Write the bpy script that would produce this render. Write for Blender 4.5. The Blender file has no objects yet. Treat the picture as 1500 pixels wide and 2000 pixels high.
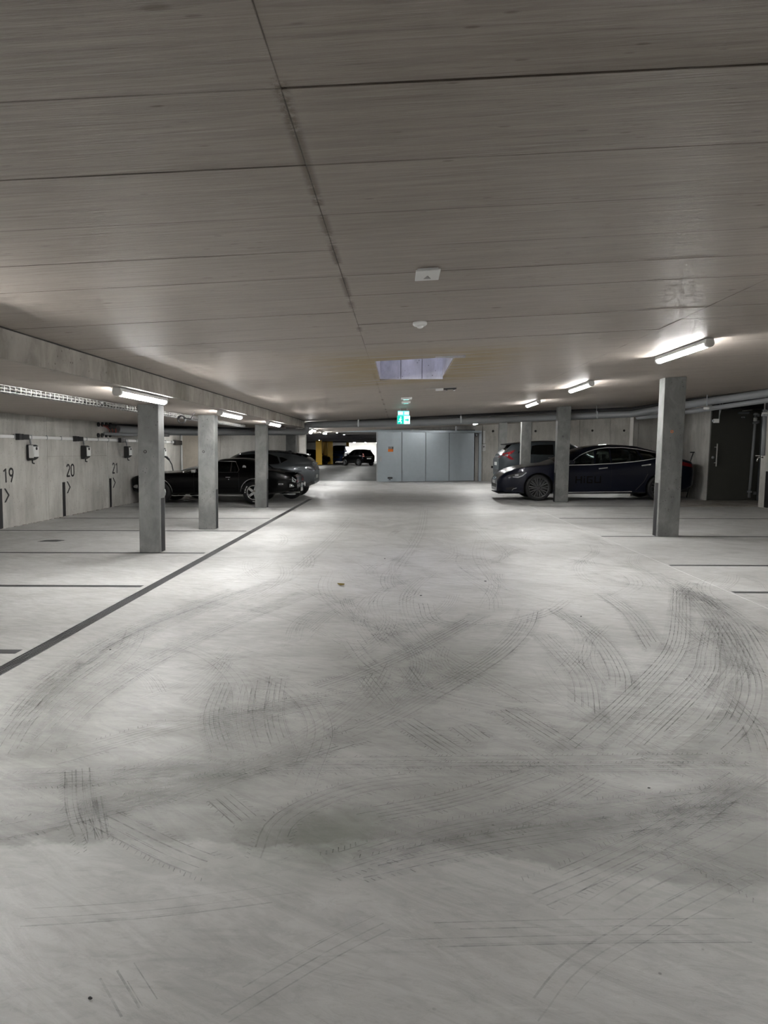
import bpy, bmesh, math, random
from mathutils import Vector, Matrix
from mathutils.bvhtree import BVHTree
random.seed(7)
PI = math.pi
D = bpy.data
C = bpy.context.scene.collection
# ------------------------------------------------------------------ camera
F, CX, CY, CAMZ, HOR, VPX = 1380.0, 750.0, 1000.0, 1.45, 879.0, 779.0
cam_d = D.cameras.new('camera'); cam = D.objects.new('camera', cam_d); C.objects.link(cam)
cam_d.sensor_fit = 'VERTICAL'; cam_d.sensor_height = 24.0; cam_d.lens = F / 2000 * 24
cam_d.clip_start = 0.05; cam_d.clip_end = 300
pitch = math.atan((CY - HOR) / F); yaw = math.atan((VPX - CX) / F * math.cos(pitch))
cam.location = (0, 0, CAMZ); cam.rotation_euler = (PI / 2 - pitch, 0, yaw)
bpy.context.scene.camera = cam
# ------------------------------------------------------------------ daylight of the light shaft, exposure
world = D.worlds.new('world'); bpy.context.scene.world = world; world.use_nodes = True
world.node_tree.nodes['Background'].inputs[0].default_value = (0.64, 0.64, 0.84, 1)
world.node_tree.nodes['Background'].inputs[1].default_value = 6.0
vs = bpy.context.scene.view_settings
vs.view_transform = 'Standard'; vs.look = 'None'; vs.gamma = 1; vs.use_curve_mapping = False
vs.exposure = 0.0
LAMP = 190.0        # emission of the tube diffusers
# bounces
cy = bpy.context.scene.cycles
cy.use_adaptive_sampling = True; cy.adaptive_threshold = .18; cy.adaptive_min_samples = 14
cy.max_bounces = 5; cy.diffuse_bounces = 3; cy.glossy_bounces = 2; cy.transparent_max_bounces = 10
cy.sample_clamp_indirect = 6.0; cy.caustics_reflective = False; cy.caustics_refractive = False

Rm = cam.rotation_euler.to_matrix()
def ray(px, py):
    return Rm @ Vector(((px - CX) / F, -(py - CY) / F, -1))
def at(px, py, z=0.0):                       # the point of the level plane z seen at a pixel
    d = ray(px, py); t = (z - CAMZ) / d.z
    return Vector((d.x * t, d.y * t, z))
def atY(px, py, Y):
    d = ray(px, py); t = Y / d.y
    return Vector((d.x * t, Y, CAMZ + d.z * t))
def atX(px, py, X):
    d = ray(px, py); t = X / d.x
    return Vector((X, d.y * t, CAMZ + d.z * t))
LEAN = 0.0145                                # the garage floor falls to the drain, so its uprights lean a little
XS = -2.66                                   # step between the low bay slab and the aisle slab
def zc(x): return 2.408 + 0.052 * x          # underside of the aisle slab
def zl(x): return 2.08 - 0.013 * (x + 3.5)   # underside of the low bay slab

# ------------------------------------------------------------------ materials
def nd(nt, t, **kw):
    n = nt.nodes.new(t)
    for k, v in kw.items():
        if k.startswith('i_'):
            n.inputs[int(k[2:])].default_value = v
        else: setattr(n, k, v)
    return n
def mat(name, col, rough=0.5, metal=0.0, coat=0.0, spec=0.5, emit=None, es=0.0):
    m = D.materials.new(name); m.use_nodes = True; b = m.node_tree.nodes['Principled BSDF']
    b.inputs['Base Color'].default_value = (*col, 1); b.inputs['Roughness'].default_value = rough
    b.inputs['Metallic'].default_value = metal; b.inputs['Coat Weight'].default_value = coat
    b.inputs['Specular IOR Level'].default_value = spec
    if emit:
        b.inputs['Emission Color'].default_value = (*emit, 1); b.inputs['Emission Strength'].default_value = es
    return m
def speckle(m, amount=0.12, scale=25.0, bump=0.0):
    nt = m.node_tree; b = nt.nodes['Principled BSDF']; L = nt.links.new
    g = nd(nt, 'ShaderNodeNewGeometry'); n = nd(nt, 'ShaderNodeTexNoise'); n.inputs['Scale'].default_value = scale
    n.inputs['Detail'].default_value = 5; L(g.outputs['Position'], n.inputs['Vector'])
    c = b.inputs['Base Color'].default_value[:]
    mx = nd(nt, 'ShaderNodeMix', data_type='RGBA'); mx.inputs[6].default_value = tuple(v * (1 - amount) for v in c[:3]) + (1,)
    mx.inputs[7].default_value = tuple(min(1, v * (1 + amount)) for v in c[:3]) + (1,)
    L(n.outputs['Fac'], mx.inputs[0]); L(mx.outputs[2], b.inputs['Base Color'])
    if bump:
        bp = nd(nt, 'ShaderNodeBump'); bp.inputs['Distance'].default_value = bump; bp.inputs['Strength'].default_value = 1
        L(n.outputs['Fac'], bp.inputs['Height']); L(bp.outputs[0], b.inputs['Normal'])
    return m

class NT:
    """small helper to write node maths"""
    def __init__(s, m):
        s.m = m; s.nt = m.node_tree; s.L = s.nt.links.new; s.b = s.nt.nodes['Principled BSDF']
        s.g = nd(s.nt, 'ShaderNodeNewGeometry'); s.P = s.g.outputs['Position']
        sp = nd(s.nt, 'ShaderNodeSeparateXYZ'); s.L(s.P, sp.inputs[0]); s.x, s.y, s.z = sp.outputs
    def put(s, sock, v):
        if hasattr(v, 'links') or hasattr(v, 'is_output'): s.L(v, sock)
        else: sock.default_value = v
    def math(s, op, a, b=0.0, c=None, clamp=False):
        n = nd(s.nt, 'ShaderNodeMath', operation=op); n.use_clamp = clamp
        s.put(n.inputs[0], a); s.put(n.inputs[1], b)
        if c is not None: s.put(n.inputs[2], c)
        return n.outputs[0]
    def noise(s, scale, stretch=(1, 1, 1), detail=4.0, rough=0.55, dist=0.0, vec=None):
        mp = nd(s.nt, 'ShaderNodeMapping'); s.L(vec or s.P, mp.inputs[0]); mp.inputs['Scale'].default_value = stretch
        n = nd(s.nt, 'ShaderNodeTexNoise'); s.L(mp.outputs[0], n.inputs['Vector'])
        n.inputs['Scale'].default_value = scale; n.inputs['Detail'].default_value = detail
        n.inputs['Roughness'].default_value = rough; n.inputs['Distortion'].default_value = dist
        return n.outputs['Fac']
    def vor(s, scale, stretch=(1, 1, 1)):
        mp = nd(s.nt, 'ShaderNodeMapping'); s.L(s.P, mp.inputs[0]); mp.inputs['Scale'].default_value = stretch
        n = nd(s.nt, 'ShaderNodeTexVoronoi'); s.L(mp.outputs[0], n.inputs['Vector']); n.inputs['Scale'].default_value = scale
        return n.outputs['Distance'], n.outputs['Color']
    def rng(s, v, a, b, c=0.0, d=1.0, smooth=True):
        n = nd(s.nt, 'ShaderNodeMapRange'); n.interpolation_type = 'SMOOTHSTEP' if smooth else 'LINEAR'
        s.put(n.inputs[0], v); n.inputs[1].default_value = a; n.inputs[2].default_value = b
        n.inputs[3].default_value = c; n.inputs[4].default_value = d
        return n.outputs[0]
    def mix(s, f, a, b):
        n = nd(s.nt, 'ShaderNodeMix', data_type='RGBA'); s.put(n.inputs[0], f)
        for k, v in ((6, a), (7, b)):
            if isinstance(v, tuple): n.inputs[k].default_value = (*v[:3], 1)
            else: s.L(v, n.inputs[k])
        return n.outputs[2]
    def mul(s, f, col, k):                   # darken colour by factor where f
        n = nd(s.nt, 'ShaderNodeMix', data_type='RGBA'); n.blend_type = 'MULTIPLY'; s.put(n.inputs[0], f)
        s.L(col, n.inputs[6]) if not isinstance(col, tuple) else setattr(n.inputs[6], 'default_value', (*col, 1))
        n.inputs[7].default_value = (*k, 1); return n.outputs[2]
    def finish(s, col, rough=None, height=None, dist=0.002, strength=1.0):
        s.L(col, s.b.inputs['Base Color'])
        if rough is not None: s.put(s.b.inputs['Roughness'], rough)
        if height is not None:
            bp = nd(s.nt, 'ShaderNodeBump'); bp.inputs['Distance'].default_value = dist; bp.inputs['Strength'].default_value = strength
            s.L(height, bp.inputs['Height']); s.L(bp.outputs[0], s.b.inputs['Normal'])
        return s.m

def ceiling_material():
    t = NT(mat('board_formed_ceiling', (.4, .37, .34), .5))
    grain = t.noise(6.0, (.35, 7, 1), 7, .66, .6)
    grain2 = t.noise(16.0, (.14, 4.2, 1), 6, .68, .9)
    big = t.noise(.7, (1, 1.6, 1), 3)
    col = t.mix(t.rng(grain, .3, .7), (.292, .252, .218), (.412, .366, .324))
    col = t.mul(t.rng(big, .35, .7, 0, .5), col, (.82, .81, .80))
    col = t.mul(t.rng(grain2, .54, .70, 0, .60), col, (.62, .60, .58))
    col = t.mix(t.rng(grain2, .46, .30, 0, .45), col, (.46, .42, .38))
    # knots and nail marks
    d, vc = t.vor(1.0, (2.3, 5.2, 1))
    col = t.mul(t.math('MULTIPLY', t.rng(d, .05, .10, 1, 0), t.rng(t.noise(1.7), .42, .56, 0, .9)), col, (.42, .39, .35))
    d2, _ = t.vor(1.0, (6, 22, 1))
    col = t.mul(t.math('MULTIPLY', t.rng(d2, .06, .16, 1, 0), t.rng(t.noise(2.9), .44, .60, 0, .8)), col, (.50, .47, .45))
    # dark leakage beside the long joint
    for jx, w, k in ((-.31, .035, .8), (2.33, .015, .6)):
        dj = t.math('ABSOLUTE', t.math('SUBTRACT', t.x, jx))
        wob = t.math('MULTIPLY', t.noise(44, (1, 1, 1), 6, .8), t.rng(t.noise(1.9, (0, 1, 1)), .40, .62, .25, 1))
        col = t.mul(t.math('MULTIPLY', t.rng(t.math('DIVIDE', dj, w), .15, .9, 1, 0), t.rng(wob, .30, .44, 0, k)), col, (.36, .32, .27))
        col = t.mul(t.math('MULTIPLY', t.rng(dj, .001, .004, .8, 0), t.rng(t.noise(3.0, (0, 1, 1)), .35, .6, .3, 1)), col, (.4, .37, .34))
    # board joints every half metre where panels are no longer built one by one
    ph = t.math('ABSOLUTE', t.math('SUBTRACT', t.math('FRACT', t.math('DIVIDE', t.math('SUBTRACT', t.math('SUBTRACT', t.y, t.math('MULTIPLY', t.x, .03)), 1.44 - 50), .5)), .5))
    line = t.rng(ph, .482, .492)
    col = t.mul(t.math('MULTIPLY', line, t.rng(t.noise(1.1, (1, 9, 1)), .35, .6, .25, .8)), col, (.45, .42, .4))
    # ochre water stains around the light shaft
    dx = t.math('SUBTRACT', t.math('ABSOLUTE', t.math('SUBTRACT', t.x, .22)), .43)
    dy = t.math('SUBTRACT', t.math('ABSOLUTE', t.math('SUBTRACT', t.y, 8.75)), 1.05)
    dd = t.math('MAXIMUM', dx, dy)
    st = t.math('MULTIPLY', t.rng(dd, .05, 1.15, 1, 0), t.rng(t.noise(2.0, (.55, 3.2, 1), 6, .65, .8), .36, .55))
    col = t.mix(t.math('MULTIPLY', st, .9), col, (.29, .215, .095))
    # pale lime smears
    col = t.mix(t.math('MULTIPLY', t.rng(t.noise(3.3, (.35, 4, 1), 6, .7), .62, .76), .22), col, (.5, .47, .43))
    h = t.math('ADD', t.math('MULTIPLY', grain, .6), t.math('MULTIPLY', grain2, .5))
    return t.finish(col, t.rng(grain, .3, .7, .46, .62), h, .004)
def floor_material():
    t = NT(mat('power_floated_floor', (.5, .5, .48), .5))
    wv = t.noise(.9, (1, 1, 1), 3, .5, 1.5)
    mp = nd(t.nt, 'ShaderNodeMapping'); t.L(t.P, mp.inputs[0]); mp.inputs['Rotation'].default_value = (0, 0, .5)
    sweep = t.noise(4.0, (.5, 1.9, 1), 5, .66, 2.6, mp.outputs[0])
    sweep2 = t.noise(3.2, (.45, 2.2, 1), 5, .66, 2.8)
    fine = t.noise(140.0, (1, 1, 1), 3, .6); mid = t.noise(22.0, (.6, 1.3, 1), 5, .75, 1.0)
    col = t.mix(t.rng(sweep, .3, .7), (.425, .423, .414), (.525, .523, .514))
    col = t.mul(t.rng(wv, .40, .66, 0, .75), col, (.80, .80, .79))
    col = t.mul(t.rng(sweep2, .56, .74, 0, .6), col, (.80, .80, .80))
    col = t.mul(t.rng(fine, .62, .75, 0, .35), col, (.7, .7, .7))
    col = t.mul(t.rng(mid, .50, .66, 0, .55), col, (.84, .84, .835))
    col = t.mix(t.math('MULTIPLY', t.rng(t.noise(9.0, (.35, 1.8, 1), 5, .75, 1.5), .58, .72), .35), col, (.60, .60, .585))
    # worn grimy turning area with a ragged near edge
    edge = t.math('ADD', t.y, t.math('MULTIPLY', t.math('SUBTRACT', t.noise(2.2, (1, 1, 1), 6, .65), .5), .42))
    edge = t.math('ADD', edge, t.rng(t.x, .1, 1.0, 0, .20))
    grime = t.math('MULTIPLY', t.rng(edge, 2.455, 2.50), t.rng(t.y, 3.4, 7.5, 1, 0))
    col = t.mul(t.math('MULTIPLY', grime, t.rng(t.noise(1.5, (1, 1.8, 1), 5, .6), .25, .65, .6, 1)), col, (.66, .66, .645))
    # two damp looking patches
    pn = t.noise(3.1, (1, 1, 1), 5, .65)
    for (px, py, r, k) in ((650, 1630, .24, .9), (600, 1660, .34, .55), (1400, 1700, .6, .45), (880, 1300, .7, .35), (330, 1590, .6, .35)):
        c = at(px, py)
        v = nd(t.nt, 'ShaderNodeVectorMath', operation='DISTANCE'); t.L(t.P, v.inputs[0]); v.inputs[1].default_value = c
        dn = t.math('ADD', v.outputs['Value'], t.math('MULTIPLY', t.math('SUBTRACT', pn, .5), .7 * r + .25))
        col = t.mul(t.math('MULTIPLY', t.rng(dn, r * .35, r * 1.1, 1, 0), k), col, (.74, .76, .73))
    # dark speckles
    d, _ = t.vor(9.0)
    col = t.mul(t.math('MULTIPLY', t.rng(d, .03, .06, 1, 0), t.rng(t.noise(2.2), .50, .62)), col, (.35, .34, .33))
    h = t.math('ADD', t.math('MULTIPLY', sweep, .5), t.math('ADD', t.math('MULTIPLY', fine, .12), t.math('MULTIPLY', sweep2, .4)))
    return t.finish(col, t.rng(sweep2, .3, .7, .40, .60), h, .003)
def wall_material(name, a, b, streak=(3.0, 3.0, .5), rough=.75, blotch=(.72, .71, .70), panel=None, pore=True):
    t = NT(mat(name, a, rough))
    n1 = t.noise(2.0, streak, 6, .62, .5); n2 = t.noise(1.1, (1, 1, .8), 4); n3 = t.noise(30, (1, 1, .5), 4, .7)
    col = t.mix(t.rng(n1, .3, .7), a, b)
    col = t.mul(t.rng(n2, .42, .66, 0, .8), col, blotch)
    n4 = t.noise(7, (1, 1, .8), 6, .7)
    col = t.mul(t.rng(n4, .55, .72, 0, .45), col, (.66, .65, .62))
    col = t.mul(t.rng(n3, .55, .72, 0, .5), col, (.78, .77, .75))
    if pore:
        d, _ = t.vor(16.0)
        col = t.mul(t.math('MULTIPLY', t.rng(d, .08, .17, 1, 0), t.rng(t.noise(1.6), .42, .56)), col, (.42, .40, .38))
    return t.finish(col, rough, t.math('ADD', n3, t.math('MULTIPLY', n1, .6)), .003)
M = {}
M['ceiling'] = ceiling_material()
M['floor'] = floor_material()
M['wall'] = wall_material('cast_wall_concrete', (.47, .458, .428), (.58, .567, .53))
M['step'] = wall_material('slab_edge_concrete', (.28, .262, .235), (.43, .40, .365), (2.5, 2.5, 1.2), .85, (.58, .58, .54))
M['column'] = wall_material('column_concrete', (.135, .138, .134), (.215, .218, .211), (2, 2, 1.4), .55, (.72, .74, .74))
M['beige_wall'] = wall_material('beige_concrete', (.50, .455, .385), (.56, .51, .44))
M['shaft'] = wall_material('shaft_concrete', (.42, .42, .44), (.62, .62, .66), (2, 2, .6), .7, (.5, .5, .52))
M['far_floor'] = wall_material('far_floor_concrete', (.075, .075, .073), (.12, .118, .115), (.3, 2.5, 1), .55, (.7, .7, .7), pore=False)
M['groove'] = mat('joint_shadow_filler', (.045, .042, .04), .9)
M['stripe'] = speckle(mat('dark_bay_paint', (.045, .046, .048), .6), .25, 18)
M['guide'] = mat('dark_guide_paint', (.022, .022, .024), .7, spec=.25)
M['black_paint'] = speckle(mat('black_wall_paint', (.013, .013, .014), .55), .2, 20)
M['white_plastic'] = mat('white_plastic', (.78, .78, .77), .35)
M['grey_plastic'] = mat('grey_pipe_plastic', (.26, .27, .28), .38)
M['dark_plastic'] = mat('dark_plastic', (.02, .02, .022), .42)
M['black'] = mat('black_matt', (.008, .008, .009), .7)
M['galv'] = speckle(mat('galvanised_steel', (.42, .44, .46), .38, .55), .12, 12)
M['gate'] = speckle(mat('grey_gate_sheet', (.40, .455, .495), .34, .3), .07, 7)
M['gate_edge'] = mat('grey_gate_edge', (.16, .175, .185), .5, .2)
M['chrome'] = mat('chrome', (.75, .76, .78), .12, 1.0)
M['steel'] = mat('brushed_steel', (.75, .75, .73), .35, .35)
M['door'] = speckle(mat('dark_olive_door_paint', (.060, .060, .052), .45), .10, 5)
M['tray'] = mat('galvanised_tray_wire', (.38, .38, .37), .5)
M['grate'] = mat('dark_grate_steel', (.13, .13, .135), .5, .3)
M['orange'] = mat('orange_label', (.85, .22, .03), .5)
M['red_cable'] = mat('red_cable', (.30, .05, .04), .5)
M['rust'] = mat('orange_marking_spray', (.62, .20, .06), .7)
M['yellow'] = mat('yellow_wall_paint', (.88, .52, .012), .45)
M['far_white'] = mat('white_render_wall', (.85, .84, .80), .7)
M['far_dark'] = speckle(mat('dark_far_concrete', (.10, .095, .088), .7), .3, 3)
M['leaf'] = mat('dry_leaf', (.16, .12, .03), .8)
M['diffuser'] = mat('lit_lamp_diffuser', (.9, .9, .9), .4, emit=(1.0, .995, .975), es=LAMP)
M['sign_green'] = mat('lit_green_sign', (.0, .3, .25), .4, emit=(.0, .62, .50), es=1.0)
M['sign_white'] = mat('lit_white_sign_field', (.7, .9, .88), .4, emit=(.55, 1.0, .93), es=1.3)
M['sign_teal'] = mat('lit_teal_sign_field', (.1, .5, .5), .4, emit=(.12, .75, .72), es=1.1)
M['rubber'] = mat('tyre_rubber', (.012, .012, .013), .65)
M['alloy_dark'] = mat('dark_grey_alloy', (.12, .122, .125), .3, .6)
M['alloy'] = mat('silver_alloy', (.6, .6, .62), .22, .9)
M['red_lens'] = mat('red_lamp_lens', (.17, .008, .012), .15, coat=1)
M['clear_lens'] = mat('clear_lamp_lens', (.5, .52, .55), .08, .4, coat=1)
M['amber_lens'] = mat('amber_marker_lens', (.5, .2, .03), .2)
M['plate'] = mat('white_number_plate', (.72, .73, .72), .4)
M['seat'] = mat('black_seat_leather', (.02, .02, .021), .5)
M['lit_red'] = mat('lit_red_tail_lamp', (.5, .05, .05), .3, emit=(1, .35, .3), es=4)
def paint(name, c, metal=.35, rough=.26):
    return mat(name, c, rough, metal, coat=.45, spec=.3)
M['p_black'] = mat('black_car_paint', (.0012, .0012, .0014), .2, 0, .15, .2)
M['p_navy'] = paint('dark_navy_car_paint', (.005, .0065, .017), .3, .28)
M['p_grey'] = paint('graphite_car_paint', (.15, .165, .18), .7, .34)
M['p_slate'] = paint('slate_grey_car_paint', (.055, .065, .072), .6, .33)
M['p_blue'] = paint('blue_car_paint', (.05, .10, .25), .3)
M['letter'] = mat('matt_black_lettering', (.0025, .0025, .003), .75, spec=.2)
def glass_mat(name, tint, k):
    m = D.materials.new(name); m.use_nodes = True; nt = m.node_tree; nt.nodes.clear()
    o = nd(nt, 'ShaderNodeOutputMaterial'); tr = nd(nt, 'ShaderNodeBsdfTransparent'); gl = nd(nt, 'ShaderNodeBsdfGlossy')
    tr.inputs[0].default_value = (*tint, 1); gl.inputs['Roughness'].default_value = .03; gl.inputs[0].default_value = (.9, .9, .9, 1)
    fr = nd(nt, 'ShaderNodeFresnel'); fr.inputs[0].default_value = 1.45; mx = nd(nt, 'ShaderNodeMixShader')
    nt.links.new(fr.outputs[0], mx.inputs[0]); nt.links.new(tr.outputs[0], mx.inputs[1]); nt.links.new(gl.outputs[0], mx.inputs[2])
    nt.links.new(mx.outputs[0], o.inputs[0]); return m
M['glass'] = glass_mat('tinted_car_glass', (.62, .66, .65), .5)
M['dark_glass'] = glass_mat('privacy_car_glass', (.30, .31, .32), .5)
def mark_mat(name='tyre_rubber_film', hi=.50):
    m = mat(name, (.07, .07, .07), .6); t = NT(m)
    n = t.noise(14, (1, 1, 1), 5, .7); n2 = t.noise(1.4, (1, 1, 1), 3)
    a = t.math('MULTIPLY', t.rng(n, .30, .68, .05, hi), t.rng(n2, .33, .62, .45, 1))
    m.node_tree.links.new(a, t.b.inputs['Alpha']); return m
M['mark'] = mark_mat('tyre_rubber_film', .58); M['faint_mark'] = mark_mat('faint_rubber_film', .34)
def dust_mat():
    m = mat('grey_dust_film', (.10, .10, .098), .7); t = NT(m)
    n = t.noise(5, (1, 1, 1), 5, .7)
    m.node_tree.links.new(t.rng(n, .30, .75, .02, .10), t.b.inputs['Alpha']); return m
M['film'] = dust_mat()

# ------------------------------------------------------------------ mesh helpers
def bm_(): return bmesh.new()
def box(bm, x0, x1, y0, y1, z0, z1, shear=0.0, bevel=0.0):
    vs_ = [bm.verts.new((x + shear * z, y, z)) for x in (x0, x1) for y in (y0, y1) for z in (z0, z1)]
    f = [(0, 1, 3, 2), (4, 6, 7, 5), (0, 4, 5, 1), (2, 3, 7, 6), (0, 2, 6, 4), (1, 5, 7, 3)]
    fs = [bm.faces.new([vs_[i] for i in q]) for q in f]
    if bevel:
        es = list({e for q in fs for e in q.edges})
        bmesh.ops.bevel(bm, geom=es, offset=bevel, segments=2, affect='EDGES', profile=.6)
    return bm
def hexa(bm, pts):                           # 8 corners: bottom 4 ccw, top 4 ccw
    v = [bm.verts.new(p) for p in pts]
    for q in ((3, 2, 1, 0), (4, 5, 6, 7), (0, 1, 5, 4), (1, 2, 6, 5), (2, 3, 7, 6), (3, 0, 4, 7)):
        bm.faces.new([v[i] for i in q])
    return bm
def tube(bm, pts, r, n=10, cap=True):
    pts = [Vector(p) for p in pts]; rings = []
    up = Vector((0, 0, 1))
    for i, p in enumerate(pts):
        if i == 0: d = pts[1] - p
        elif i == len(pts) - 1: d = p - pts[i - 1]
        else: d = (pts[i + 1] - p).normalized() + (p - pts[i - 1]).normalized()
        d.normalize(); a = d.cross(up)
        if a.length < 1e-3: a = Vector((1, 0, 0))
        a.normalize(); b = a.cross(d).normalized()
        rr = r[i] if isinstance(r, (list, tuple)) else r
        rings.append([bm.verts.new(p + a * rr * math.cos(2 * PI * k / n) + b * rr * math.sin(2 * PI * k / n)) for k in range(n)])
    for s in range(len(rings) - 1):
        for k in range(n):
            f = bm.faces.new((rings[s][k], rings[s][(k + 1) % n], rings[s + 1][(k + 1) % n], rings[s + 1][k])); f.smooth = True
    if cap:
        bm.faces.new(rings[0][::-1]); bm.faces.new(rings[-1])
    return bm
def prism(bm, poly, axis, a, b):             # polygon in the two other axes, extruded along axis from a to b
    def P(u, v, w): return {'x': (w, u, v), 'y': (u, w, v), 'z': (u, v, w)}[axis]
    A = [bm.verts.new(P(u, v, a)) for u, v in poly]; B = [bm.verts.new(P(u, v, b)) for u, v in poly]
    bm.faces.new(A[::-1]); bm.faces.new(B)
    n = len(poly)
    for k in range(n): bm.faces.new((A[k], A[(k + 1) % n], B[(k + 1) % n], B[k]))
    return bm
def lathe(bm, prof, axis='z', n=32, c=(0, 0, 0), smooth=True, cap=True):
    rings = []
    for r, h in prof:
        ring = []
        for k in range(n):
            a = 2 * PI * k / n; u, v = r * math.cos(a), r * math.sin(a)
            p = {'z': (u, v, h), 'y': (u, h, v), 'x': (h, u, v)}[axis]
            ring.append(bm.verts.new((p[0] + c[0], p[1] + c[1], p[2] + c[2])))
        rings.append(ring)
    for s in range(len(rings) - 1):
        for k in range(n):
            f = bm.faces.new((rings[s][k], rings[s][(k + 1) % n], rings[s + 1][(k + 1) % n], rings[s + 1][k])); f.smooth = smooth
    if cap and prof[0][0] > 1e-4: bm.faces.new(rings[0][::-1])
    if cap and prof[-1][0] > 1e-4: bm.faces.new(rings[-1])
    return bm
def obj(name, bm, m, parent=None, loc=None, keep=False):
    bmesh.ops.remove_doubles(bm, verts=bm.verts, dist=1e-6)
    if not keep: bmesh.ops.recalc_face_normals(bm, faces=bm.faces)
    me = D.meshes.new(name); bm.to_mesh(me); bm.free()
    for q in (m if isinstance(m, (list, tuple)) else [m]): me.materials.append(q)
    o = D.objects.new(name, me); C.objects.link(o)
    if parent: o.parent = parent
    if loc: o.location = loc
    return o
def tag(o, label=None, cat=None, group=None, kind=None):
    if label: o['label'] = label
    if cat: o['category'] = cat
    if group: o['group'] = group
    if kind: o['kind'] = kind
    return o
def thing(name, label, cat, loc=(0, 0, 0), rot=(0, 0, 0), group=None, kind=None):
    o = D.objects.new(name, None); C.objects.link(o); o.location = loc; o.rotation_euler = rot
    o.empty_display_size = .1
    return tag(o, label, cat, group, kind)
def struct(name, bm, m, label, cat='wall', parent=None):
    o = obj(name, bm, m, parent)
    if not parent: tag(o, label, cat, kind='structure')
    return o
def B(*a, **k): return box(bm_(), *a, **k)

# ------------------------------------------------------------------ the setting
X_L, X_R = -7.3, 9.2
floor = struct('floor', B(-9.5, 12.5, -6, 33.3, -.3, 0), M['floor'], 'pale grey power-floated concrete floor of the garage with tyre marks', 'floor')
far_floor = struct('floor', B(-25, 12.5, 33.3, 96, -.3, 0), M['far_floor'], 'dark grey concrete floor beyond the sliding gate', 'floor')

ceil = thing('ceiling', 'board-formed brownish concrete slab over the driving aisle', 'ceiling', kind='structure')
def slab(bm, x0, x1, y0, y1, z0=0.0, z1=.3, f=zc):
    return hexa(bm, [(x0, y0, f(x0) + z0), (x1, y0, f(x1) + z0), (x1, y1, f(x1) + z0), (x0, y1, f(x0) + z0),
                     (x0, y0, f(x0) + z1), (x1, y0, f(x1) + z1), (x1, y1, f(x1) + z1), (x0, y1, f(x0) + z1)])
HX0, HX1, HY0, HY1 = -.262, .60, 7.66, 9.78
bm = bm_()
Yp0, Yp1 = .94, 6.94
SKEW = .03                                   # the formwork boards run slightly askew to the aisle
def slabS(bm, x0, x1, y0, y1, z0, z1, s0, s1):
    v = [(x0, y0 + s0 * x0), (x1, y0 + s0 * x1), (x1, y1 + s1 * x1), (x0, y1 + s1 * x0)]
    return hexa(bm, [(x, y, zc(x) + z0) for x, y in v] + [(x, y, zc(x) + z1) for x, y in v])
slabS(bm, XS, 12.4, -6, Yp0, 0, .3, 0, SKEW)                                  # cast slab behind the camera
slabS(bm, XS, 12.4, Yp0, Yp1, .045, .3, SKEW, SKEW)                       # core over the panels
slabS(bm, XS, 12.4, Yp1, HY0, 0, .3, SKEW, 0); slab(bm, XS, HX0, HY0, HY1); slab(bm, HX1, 12.4, HY0, HY1); slab(bm, XS, 12.4, HY1, 19.9); slab(bm, -9.4, 12.4, 19.9, 33.3)
slabS(bm, 7.6, 12.4, Yp0, Yp1, 0, .045, SKEW, SKEW)
bmesh.ops.recalc_face_normals(bm, faces=bm.faces)
core = obj('slab_core', bm, [M['ceiling']], ceil)
core2 = obj('joint_filler', slabS(bm_(), XS + .001, 7.6, Yp0, Yp1, .035, .044, SKEW, SKEW), M['groove'], ceil)
cols = [XS, -.31, 2.33, 4.97, 7.6]
shared = {}
for ci in range(4):
    for r in range(12):
        y0 = Yp0 + .5 * r
        g0 = .0038 if abs(y0 - 1.94) < .01 else .0013; g1 = .0038 if abs(y0 + .5 - 1.94) < .01 else .0013
        if ci == 0 and g0 > .002: g0 = .0022
        if ci == 0 and g1 > .002: g1 = .0022
        x0, x1 = cols[ci] + (.0006 if ci else 0), cols[ci + 1] - .0006
        key = (ci, g0, g1)
        if key not in shared:
            b = bm_(); w = x1 - x0; s = .052 * w
            hexa(b, [(0, g0, 0), (w, g0, s), (w, .5 - g1, s), (0, .5 - g1, 0), (0, g0, .04), (w, g0, s + .04), (w, .5 - g1, s + .04), (0, .5 - g1, .04)])
            for v in b.verts: v.co.y += SKEW * v.co.x
            o = obj('ceiling_panel', b, M['ceiling'], ceil); shared[key] = o.data
        else:
            o = D.objects.new('ceiling_panel', shared[key]); C.objects.link(o); o.parent = ceil
        o.location = (x0, y0 + SKEW * x0, zc(x0) + random.uniform(-.0012, .0012))

# light shaft above the opening
sh_ = thing('trim_1', 'daylit concrete light shaft cut through the ceiling slab', 'light shaft', kind='structure')
zt = 4.2; b = bm_()
box(b, HX0 - .12, HX0 + .008, HY0, HY1, zc(0) + .012, zt); box(b, HX1 - .008, HX1 + .12, HY0, HY1, zc(HX1) + .012, zt)
box(b, HX0 - .1, HX1 + .1, HY0 - .12, HY0 + .008, zc(0) + .02, zt)
obj('shaft_wall', b, M['shaft'], sh_)
w4 = (HX1 - HX0) / 3
for i in range(3):
    for j in range(6):
        obj('shaft_panel', B(HX0 + i * w4 + .004, HX0 + (i + 1) * w4 - .004, HY1 - .025 + random.uniform(0, .004), HY1 + .02, 2.43 + .3 * j + (.004 if j else -.015), 2.43 + .3 * (j + 1) - .004), M['shaft'], sh_)
obj('shaft_liner', B(HX0, HX1, HY1 - .01, HY1 + .13, 2.425, zt), M['groove'], sh_)

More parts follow.
